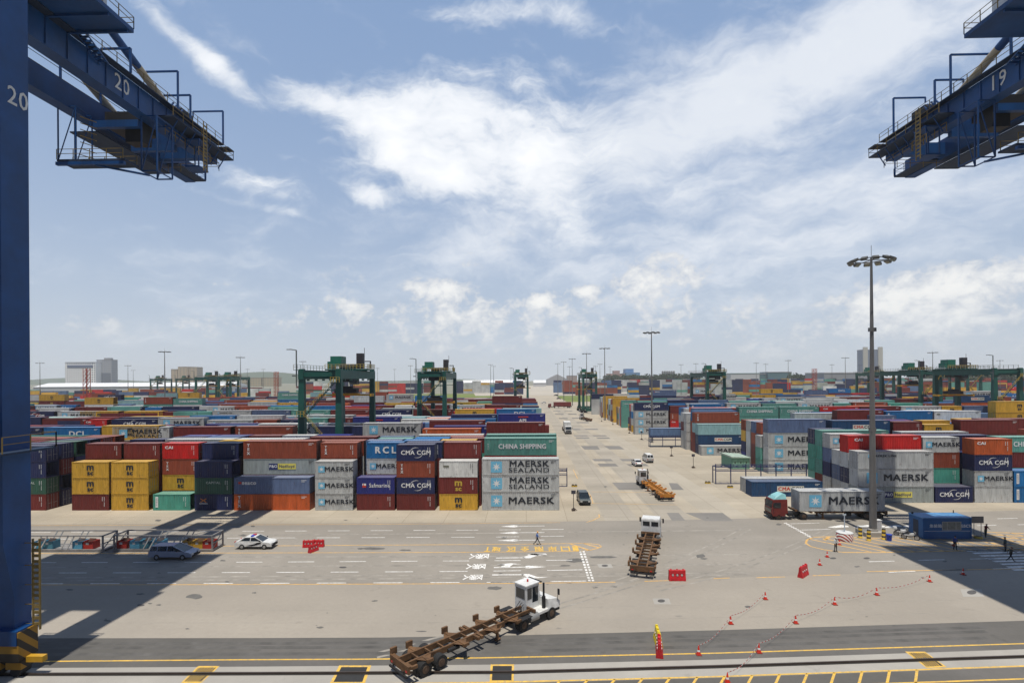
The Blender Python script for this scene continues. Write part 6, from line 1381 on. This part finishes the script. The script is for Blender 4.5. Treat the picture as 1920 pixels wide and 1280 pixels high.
for i in range(6): mb.beam((-2.2 + i * .85, -3.3, 2.88 - i * .048), (-2.2 + i * .85, 3.6, 2.88 - i * .048), .08)
mb.build('roof', Sg2, root)
for i in range(3):
    mb = MB(); x = -1.25 + i * 1.25; mb.box(x - .5, -3.03, .15, x + .5, -3.005, 2.2); d_ = mb.build('door', mat('shed_door', (.22, .42, .31), .6), root); mb = MB(); mb.lathe([(.16, -.01), (.16, .02)], 12, 0, Matrix.Translation((x, -3.05, 1.45)) @ Matrix.Rotation(math.pi / 2, 4, 'X')); mb.build('vent', V_blk, d_)
# ---- blue steel access racks
Rk = mat('rack_blue_steel', (.03, .04, .12), .6, var=.2)
def rack(px0, px1, py, hh, label, nb=8, top=True):
    a, b = G(px0, py), G(px1, py - 1); Lr = (b - a).length; root = empty('access_rack', (a.x, a.y, .012)); tag(root, label, 'steel rack', 'blue steel racks beside the stacks')
    mb = MB()
    for i in range(nb + 1):
        x = Lr * i / nb
        if i % 2 == 0: mb.beam((x, 0, 0), (x, 0, hh + .6), .16)
        mb.beam((x, 0, hh), (x, 1.6, hh), .1)
    for y in (0, 1.6): mb.beam((0, y, hh), (Lr, y, hh), .16); mb.beam((0, y, hh - .8), (Lr, y, hh - .8), .12)
    mb.beam((0, 0, .1), (Lr, 0, .1), .12); mb.beam((0, 1.6, 0), (0, 1.6, hh), .16); mb.build('frame', Rk, root)
    mb = MB(); railing(mb, [(0, 0, hh + .05), (Lr, 0, hh + .05)], .5, 1.6, .035); mb.build('handrail', Rk, root)
    return root
rack(1342, 1510, 907, 3.3, 'long blue steel rack behind the grounded dark blue box', 12)
rack(1046, 1062, 912, 3.0, 'short blue steel rack end showing beside the front stack', 2)
r_ = rack(1219, 1288, 838, 2.9, 'steel rack carrying the raised blue box on the right', 6)
a = G(1219, 838); make_container('u', L40, H0, (a.x + 6.2, a.y + 1.25, 3.02), 'mid-blue container raised on a steel rack before the stacks', 'containers on racks', detail=2)
# ---- lashing gear frames with bins
Fg = mat('gear_frame_grey', (.26, .25, .24), .6, .2, var=.25); Fw = mat('gear_brace_white', (.55, .55, .53), .6)
bins = {'b': mat('bin_sky_blue', (.09, .32, .46), .6), 'r': mat('bin_red', (.42, .03, .02), .6), 'y': mat('bin_yellow', (.48, .28, .03), .6), 't': mat('bin_teal', (.06, .20, .26), .6)}
BL = {'b': 'sky blue', 'r': 'red', 'y': 'yellow', 't': 'dull teal'}; BK = random.Random(2)
def gear(px0, py, Lg, spec, label, where):
    a = G(px0, py); root = empty('lashing_gear_rack', (a.x, a.y, .012)); tag(root, label, 'gear frame', 'steel lashing gear frames')
    mb = MB(); mb.box(0, 0, .05, Lg, .18, .32); mb.box(0, 2.25, .05, Lg, 2.43, .32)
    for i in range(10): x = (Lg - .15) * i / 9; mb.box(x, .181, .08, x + .14, 2.249, .22)
    mb.box(0, .185, .221, Lg, 2.245, .26)
    for x in (0, Lg - .16):
        for y in (0, 2.27): mb.box(x, y, .321, x + .16, y + .16, 1.95)
        mb.beam((x + .08, .1, 1.95), (x + .08, 2.4, 1.95), .14); mb.beam((x + .08, .1, 1.0), (x + .08, 2.4, 1.0), .1)
        mb.beam((x + .08, .1, .35), (x + .08, 2.35, 1.9), .08)
    for y in (.08, 2.35): mb.beam((0, y, 1.95), (Lg, y, 1.95), .13)
    mb.build('frame', Fg, root)
    for x in (Lg * .30, Lg * .36, Lg * .57, Lg * .63):
        for y in (.1, 2.33): MB().beam((x, y, .35), (x + .9, y, 1.9), .11).build('brace', Fw, root)
    for n_, (f, c, wd) in enumerate(spec):
        q = MB(); w = 1.25; q.box(0, 0, 0, w, .06, .95); q.box(0, 1.04, 0, w, 1.1, .95); q.box(0, .061, 0, .06, 1.039, .95); q.box(w - .06, .061, 0, w, 1.039, .95); q.box(.061, .061, 0, w - .061, 1.039, .12)
        for s in (.02, w - .1): q.box(s, -.03, .02, s + .08, -.001, .93)
        o = q.build('gear_bin', bins[c], None, loc=(a.x + f * Lg, a.y + .28, .274)); tag(o, f'{BL[c]} steel bin, {wd} of the {where}', 'gear bin', 'steel bins in the gear frames')
        q = MB(); q.box(.35, -.012, .55, .7, -.001, .8); q.build('label_plate', Fw, o)
        q = MB()
        for k in range(7): z = .2 + .1 * k; q.tube((.2, .3 + .08 * k, z + .3), (1.0 + BK.uniform(-.1, .1), .4 + .07 * k, z + .25), .05, n=5)
        q.build('lashing_rods', mat('rusty_rods', (.10, .055, .04), .8), o)
gear(212, 1034, 12.3, [(.02, 'r', 'leftmost'), (.15, 'b', 'second from left'), (.255, 't', 'third'), (.375, 'b', 'right of centre'), (.68, 'y', 'left yellow one'), (.785, 'y', 'right yellow one'), (.885, 'r', 'last at the right end')], 'right-hand grey steel frame of coloured bins beside the lane', 'right-hand gear frame')
gear(8, 1034.5, 12.3, [(.28, 'b', 'half behind the crane leg'), (.37, 't', 'middle'), (.67, 'b', 'right blue one'), (.78, 'r', 'red one at the right end')], 'left-hand grey steel frame of bins, beside the crane leg', 'left-hand gear frame')
# ------------------------------------------------------------------ far buildings
def wmat(name, c, win, nx, nz, fx=.6, fz=.55):
    """facade with window rows"""
    m = bpy.data.materials.new(name); m.use_nodes = True; t = m.node_tree; b = t.nodes['Principled BSDF']; L = t.links; b.inputs['Roughness'].default_value = .6
    g = t.nodes.new('ShaderNodeTexCoord'); s = t.nodes.new('ShaderNodeSeparateXYZ'); L.new(g.outputs['Object'], s.inputs[0])
    def cell(v, p, f):
        a = t.nodes.new('ShaderNodeMath'); a.operation = 'MULTIPLY'; a.inputs[1].default_value = 1 / p; L.new(v, a.inputs[0]); fr = t.nodes.new('ShaderNodeMath'); fr.operation = 'FRACT'; L.new(a.outputs[0], fr.inputs[0]); q = t.nodes.new('ShaderNodeMath'); q.operation = 'LESS_THAN'; q.inputs[1].default_value = f; L.new(fr.outputs[0], q.inputs[0]); return q.outputs[0]
    w = t.nodes.new('ShaderNodeMath'); w.operation = 'MULTIPLY'; L.new(cell(s.outputs[0], nx, fx), w.inputs[0]); L.new(cell(s.outputs[2], nz, fz), w.inputs[1])
    x = t.nodes.new('ShaderNodeMix'); x.data_type = 'RGBA'; L.new(w.outputs[0], x.inputs[0]); x.inputs[6].default_value = (*c, 1); x.inputs[7].default_value = (*win, 1); L.new(x.outputs[2], b.inputs['Base Color']); return m
def bld(name, px0, px1, ytop, Y, dep, wall, roof, label, cat='building', extra=None):
    p0, p1 = XatY(px0, ytop, Y), XatY(px1, ytop, Y); Hh = p0.z; w = p1.x - p0.x
    root = empty(name, ((p0.x + p1.x) / 2, Y, 0)); tag(root, label, cat)
    if name == 'long_warehouse':
        h1 = Hh - 6.5; mb = MB(); mb.box(-w / 2, 0, 0, w / 2, dep * 2, h1); mb.build('wall', wall, root)
        mb = MB(); n = max(1, int(w / 60))
        for i in range(n): xa, xb = -w / 2 + w * i / n + .4, -w / 2 + w * (i + 1) / n - .4; mb.add([(xa, -1, h1), (xb, -1, h1), (xb, dep, Hh), (xa, dep, Hh), (xa, dep * 2 + 1, h1), (xb, dep * 2 + 1, h1)], [(0, 1, 2, 3), (3, 2, 5, 4), (0, 3, 4), (1, 5, 2)])
        mb.build('roof', roof, root); return root
    mb = MB(); mb.box(-w / 2, 0, 0, w / 2, dep, Hh); mb.build('wall', wall, root); mb = MB(); mb.box(-w / 2 - .5, -.5, Hh + .02, w / 2 + .5, dep + .5, Hh + 1.2); mb.build('roof', roof, root)
    if extra: extra(root, w, Hh)
    return root
c_w = mat('far_white', (.55, .56, .57), .7); c_g = mat('far_grey', (.3, .31, .33), .7); c_b = mat('far_blue', (.12, .28, .5), .6); c_p = mat('far_pink', (.48, .3, .27), .7); c_be = mat('far_beige', (.40, .32, .22), .7); c_bg = mat('far_band_blue', (.10, .14, .24), .4)
def hotel(r, w, H):
    mb = MB(); mb.box(-w * .42, -.8, H * .80, w * .42, -.05, H * .90); mb.build('sign_band', c_bg, r)
    mb = MB()
    for i in range(12): x = -w * .42 + w * .84 * i / 11; mb.box(x - 1.1, -.3, H * .94, x + 1.1, -.05, H * .985)
    mb.build('frieze_opening', c_bg, r)
bld('hotel', 122, 179, 679.5, 1400, 25, wmat('hotel_facade', (.95, .95, .94), (.10, .12, .17), 6.2, 6.0, .5, .5), c_w, 'white slab hotel with small window grid and dark blue top band', 'building', hotel)
def tow(r, w, H): mb = MB(); mb.box(-w * .1, 5, H + 1.2, w * .35, 14, H + 6); mb.build('roof_box', c_g, r); mb = MB(); mb.box(-w * .2, -.5, 0, w * .46, -.05, H * .55); mb.build('glass_front', wmat('tower_glass', (.09, .12, .17), (.2, .22, .26), 3, 90, .3, .9), r)
bld('office_tower', 181, 209, 675, 1420, 22, wmat('tower_facade', (.36, .38, .42), (.25, .27, .31), 5, 5), c_g, 'grey office tower beside the white hotel', 'building', tow)
for a, b, y, n_ in ((320, 333, 692.5, 'left low one'), (333, 354, 688, 'middle tall one'), (354, 370, 688.5, 'right tall one')): bld('apartment_tower', a + .6, b - .6, y, 1650, 30, wmat('beige_facade_' + str(a), (.46, .36, .24), (.27, .24, .2), 11, 7, .4, .5), c_be, f'beige apartment tower, {n_} of the tight group of three')
for i, (a, b, y) in enumerate(((391, 404, 708), (453, 462, 709), (468, 490, 708.5), (492, 520, 708))): bld('low_block', a, b, y, 1700, 30, wmat('low_facade_%d' % i, (.42, .35, .22), (.3, .27, .2), 9, 8), c_be, ['pale low block behind the left far yard cranes', 'small pale block right of the left far yard cranes', 'cream low block left of the orange lattice tower', 'longer cream low block at the orange lattice tower'][i])
bld('long_warehouse', 62, 432, 718.5, 930, 30, c_w, mat('bright_white_roof', (.78, .79, .8), .5), 'very long low warehouse with bright white roof on the left', 'warehouse')
bld('long_warehouse', 1000, 1024, 712.5, 1300, 20, c_w, mat('bright_white_roof', (.78, .79, .8), .5), 'low white shed at the end of the road', 'warehouse')
bld('long_warehouse', 866, 985, 712.5, 1340, 20, c_w, mat('bright_white_roof', (.78, .79, .8), .5), 'low white-roofed shed left of the road end', 'warehouse')
def gable(px0, px1, pym, ybase, Y, label, m):
    p0, p1 = XatY(px0, ybase, Y), XatY(px1, ybase, Y); pm = XatY((px0 + px1) / 2, pym, Y); w = p1.x - p0.x; root = empty('domed_store', ((p0.x + p1.x) / 2, Y, 0)); tag(root, label, 'storage hall')
    pts = [(-w / 2, 0), (-w / 2, p0.z)] + [(-w / 2 + w * i / 10, p0.z + (pm.z - p0.z) * (1 - abs(i / 5 - 1)) ** .9) for i in range(1, 10)] + [(w / 2, p0.z), (w / 2, 0)]
    MB().prism(pts[::-1], 0, 60).build('shell', m, root)
gable(1026, 1064, 701.5, 711, 1500, 'grey peaked storage hall beyond the road end', c_g)
bld('storage_hall', 1064, 1082, 704.5, 1560, 40, mat('hall_brownish', (.35, .27, .24), .7), c_g, 'flat brownish hall right of the peaked one', 'storage hall')
bld('pink_building', 1140, 1172, 701, 1600, 40, c_p, c_p, 'low pink building left of the blue one', 'building'); bld('pink_building', 1151, 1162, 695.5, 1650, 30, c_p, c_p, 'raised pink block above the low pink building', 'building')
bld('blue_building', 1172, 1200, 699, 1600, 40, c_b, c_b, 'wide pale blue building, low part', 'building'); bld('blue_building', 1173, 1188, 692, 1620, 40, c_b, c_b, 'taller pale blue block left of the silos', 'building')
for i in range(6):
    p = XatY(1242.5 + i * 4.2, 696, 1450); mb = MB(); mb.tube((0, 0, 0), (0, 0, p.z), 2.7, n=12); mb.lathe([(2.8, p.z), (.3, p.z + 2)], 12); o = mb.build('silo', mat('silo_grey', (.22, .22, .23), .7), None, loc=(p.x, 1450, 0)); tag(o, f'grey silo, {["leftmost","second from left","third from left","third from right","second from right","rightmost"][i]} of the row of six', 'silo', 'grey silos on the horizon')
bld('green_roof_hall', 1370, 1424, 700.5, 1150, 40, c_w, mat('far_green_roof', (.1, .25, .2), .6), 'pale hall with dark green roof right of the lone yard crane', 'warehouse')
bld('glass_hall', 1440, 1484, 698, 1160, 40, mat('far_teal_glass', (.08, .17, .2), .3), c_g, 'dark sea-green glass hall under two light masts', 'building')
bld('glass_hall', 1422, 1442, 701.5, 1170, 40, mat('far_teal_glass', (.08, .17, .2), .3), c_g, 'low dark hall joining the two bigger ones', 'building')
bld('flat_roof_hall', 1545, 1650, 699.5, 900, 60, c_g, mat('far_pale_roof', (.5, .5, .5), .5), 'long grey hall with a pale flat roof left of the mast', 'warehouse')
def tw(r, w, H):
    mb = MB(); mb.box(-w * .5, -3, 0, -w * .27, -.05, H + 8); mb.box(w * .27, -3, 0, w * .5, -.05, H + 8); mb.build('side_pier', mat('pier_cream', (.5, .48, .42), .7), r)
bld('office_tower', 1617.5, 1654, 656, 1500, 25, mat('tower_slate_blue', (.17, .21, .30), .5), c_g, 'pale twin-pier tower with blue-grey middle, behind the mast', 'building', tw)
for i, (a, b, y) in enumerate(((1775, 1800, 704), (1802, 1830, 702), (1850, 1880, 701), (1883, 1920, 699))): bld('low_block', a, b, y, 1200, 30, wmat('grey_facade_%d' % i, (.3, .32, .36), (.15, .18, .24), 6, 5), c_g, ['grey block under the biggest yard crane, far left one', 'grey block between the biggest yard crane legs', 'grey block right of the middle of the biggest yard crane', 'grey block at the right picture edge'][i])
O_r = mat('lattice_red', (.38, .06, .03), .6)
def lattice(px, ytop, Y, w, label, m=O_r):
    p = XatY(px, ytop, Y); H = p.z; mb = MB(); n = int(H / w)
    for a in (-1, 1):
        for b in (-1, 1): mb.beam((a * w / 2, b * w / 2, 0), (a * w / 2, b * w / 2, H), w * .1)
    for i in range(n):
        z = i * H / n; z2 = (i + 1) * H / n
        for s in (-1, 1): mb.beam((-w / 2, s * w / 2, z), (w / 2, s * w / 2, z2), w * .06); mb.beam((s * w / 2, -w / 2, z), (s * w / 2, w / 2, z2), w * .06); mb.beam((-w / 2, s * w / 2, z2), (w / 2, s * w / 2, z2), w * .06)
    tag(mb.build('lattice_tower', m, None, loc=(p.x, Y, 0)), label, 'lattice tower', 'red lattice towers')
lattice(162.5, 691, 330, 2.6, 'red lattice tower in front of the white hotel'); lattice(518, 697, 420, 2.6, 'orange-red lattice tower left of the middle yard crane'); lattice(1527, 691, 420, 2.4, 'thin red lattice tower left of the long pale hall')
# trees on the skyline and low hills
F_g = mat('tree_foliage', (.028, .055, .025), .9, var=.5, scale=.4); F_t = mat('tree_bark', (.05, .04, .03), .9)
def tree_meshes(seed):
    r = random.Random(seed); t = MB(); t.tube((0, 0, 0), (.2, 0, 4.5), .35, .2, n=6)
    for i in range(5): a = r.uniform(0, 6.28); t.tube((.15, 0, 3 + i * .3), (2.2 * math.cos(a), 2.2 * math.sin(a), 6 + r.uniform(-1, 1)), .12, .05, n=4, caps=False)
    c = MB()
    blobs = [(r.uniform(-2.6, 2.6), r.uniform(-2.6, 2.6), r.uniform(4.2, 8.6), r.uniform(1.1, 2.1)) for _ in range(12)]
    for _ in range(420):
        bx_, by_, bz_, br = r.choice(blobs); d = Vector((r.gauss(0, 1), r.gauss(0, 1), r.gauss(0, 1))).normalized() * br * r.uniform(.6, 1.05); p = Vector((bx_, by_, bz_)) + d
        n = Vector((r.gauss(0, 1), r.gauss(0, 1), r.gauss(0, 1))).normalized(); u = n.orthogonal().normalized() * r.uniform(.3, .6); w = n.cross(u)
        c.add([p + u, p + w, p - u, p - w], [(0, 1, 2, 3)])
    return t.mesh('trunk', F_t), c.mesh('crown', F_g)
TM = [tree_meshes(s) for s in range(4)]; TR = random.Random(9)
def tree(x, y, s, label):
    root = empty('tree', (x, y, 0), TR.uniform(0, 6)); root.scale = (s * 1.2, s * 1.2, s); tag(root, label, 'tree', 'distant trees on the skyline'); t, c = TR.choice(TM); place('trunk', t, root); place('crown', c, root)
for i in range(44):
    px = 1136 + i * 3.9; p = XatY(px, 706, 1150 + TR.uniform(-30, 30)); tree(p.x, p.y, TR.uniform(2.2, 2.9), 'far dark tree in the unbroken skyline belt behind the stacks right of the road')
for i in range(16):
    p = XatY(1480 + i * 5.0 + TR.uniform(-2, 2), 706, 1000 + TR.uniform(-30, 30)); tree(p.x, p.y, TR.uniform(1.9, 2.7), 'far dark tree between the glass hall and the long pale hall')
for i in range(12):
    p = XatY(1725 + i * 16 + TR.uniform(-5, 5), 706, 760 + TR.uniform(-60, 60)); tree(p.x, p.y, TR.uniform(1.9, 2.7), 'dark tree among the far buildings behind the right yard cranes')
def hill(x0, x1, y, h, seed, m):
    r = random.Random(seed); n = 60; mb = MB(); vs = []
    ph = [(r.uniform(.5, 3), r.uniform(0, 6)) for _ in range(5)]
    for i in range(n + 1):
        t = i / n; e = math.sin(math.pi * t) ** .7; hh = h * e * (.62 + .38 * sum(math.sin(a * 4 * t + b) for a, b in ph) / 5 * 1.6)
        for k, (dy, f) in enumerate(((-400, -.02), (0, 1), (500, -.02))): vs.append((x0 + (x1 - x0) * t, y + dy, hh * f if k == 1 else -4))
    for i in range(n): a = 3 * i; mb.add
    fs = [(3 * i + k, 3 * (i + 1) + k, 3 * (i + 1) + k + 1, 3 * i + k + 1) for i in range(n) for k in (0, 1)]
    mb.add(vs, fs, 0, True); tag(mb.build('hills', m), kind='structure')
HM = mat('hill_green', (.06, .09, .05), .9)
hill(-2500, -1050, 3300, 78, 1, HM); hill(-1450, -150, 3500, 31, 3, HM); hill(220, 2700, 3400, 33, 4, HM); hill(-4200, -2100, 3500, 46, 8, HM)
# ------------------------------------------------------------------ haze
hm = bpy.data.materials.new('haze_air'); hm.use_nodes = True; t = hm.node_tree; t.nodes.clear(); o_ = t.nodes.new('ShaderNodeOutputMaterial'); v_ = t.nodes.new('ShaderNodeVolumePrincipled')
v_.inputs['Color'].default_value = (.97, .98, 1.0, 1); v_.inputs['Density'].default_value = HAZE; v_.inputs['Anisotropy'].default_value = .3; t.links.new(v_.outputs[0], o_.inputs['Volume'])
if HAZE > 0:
    mb = MB(); mb.box(-4600, -300, -6, 4600, 4050, 110); tag(mb.build('haze', hm), kind='stuff')

scene.cycles.volume_bounces = 1
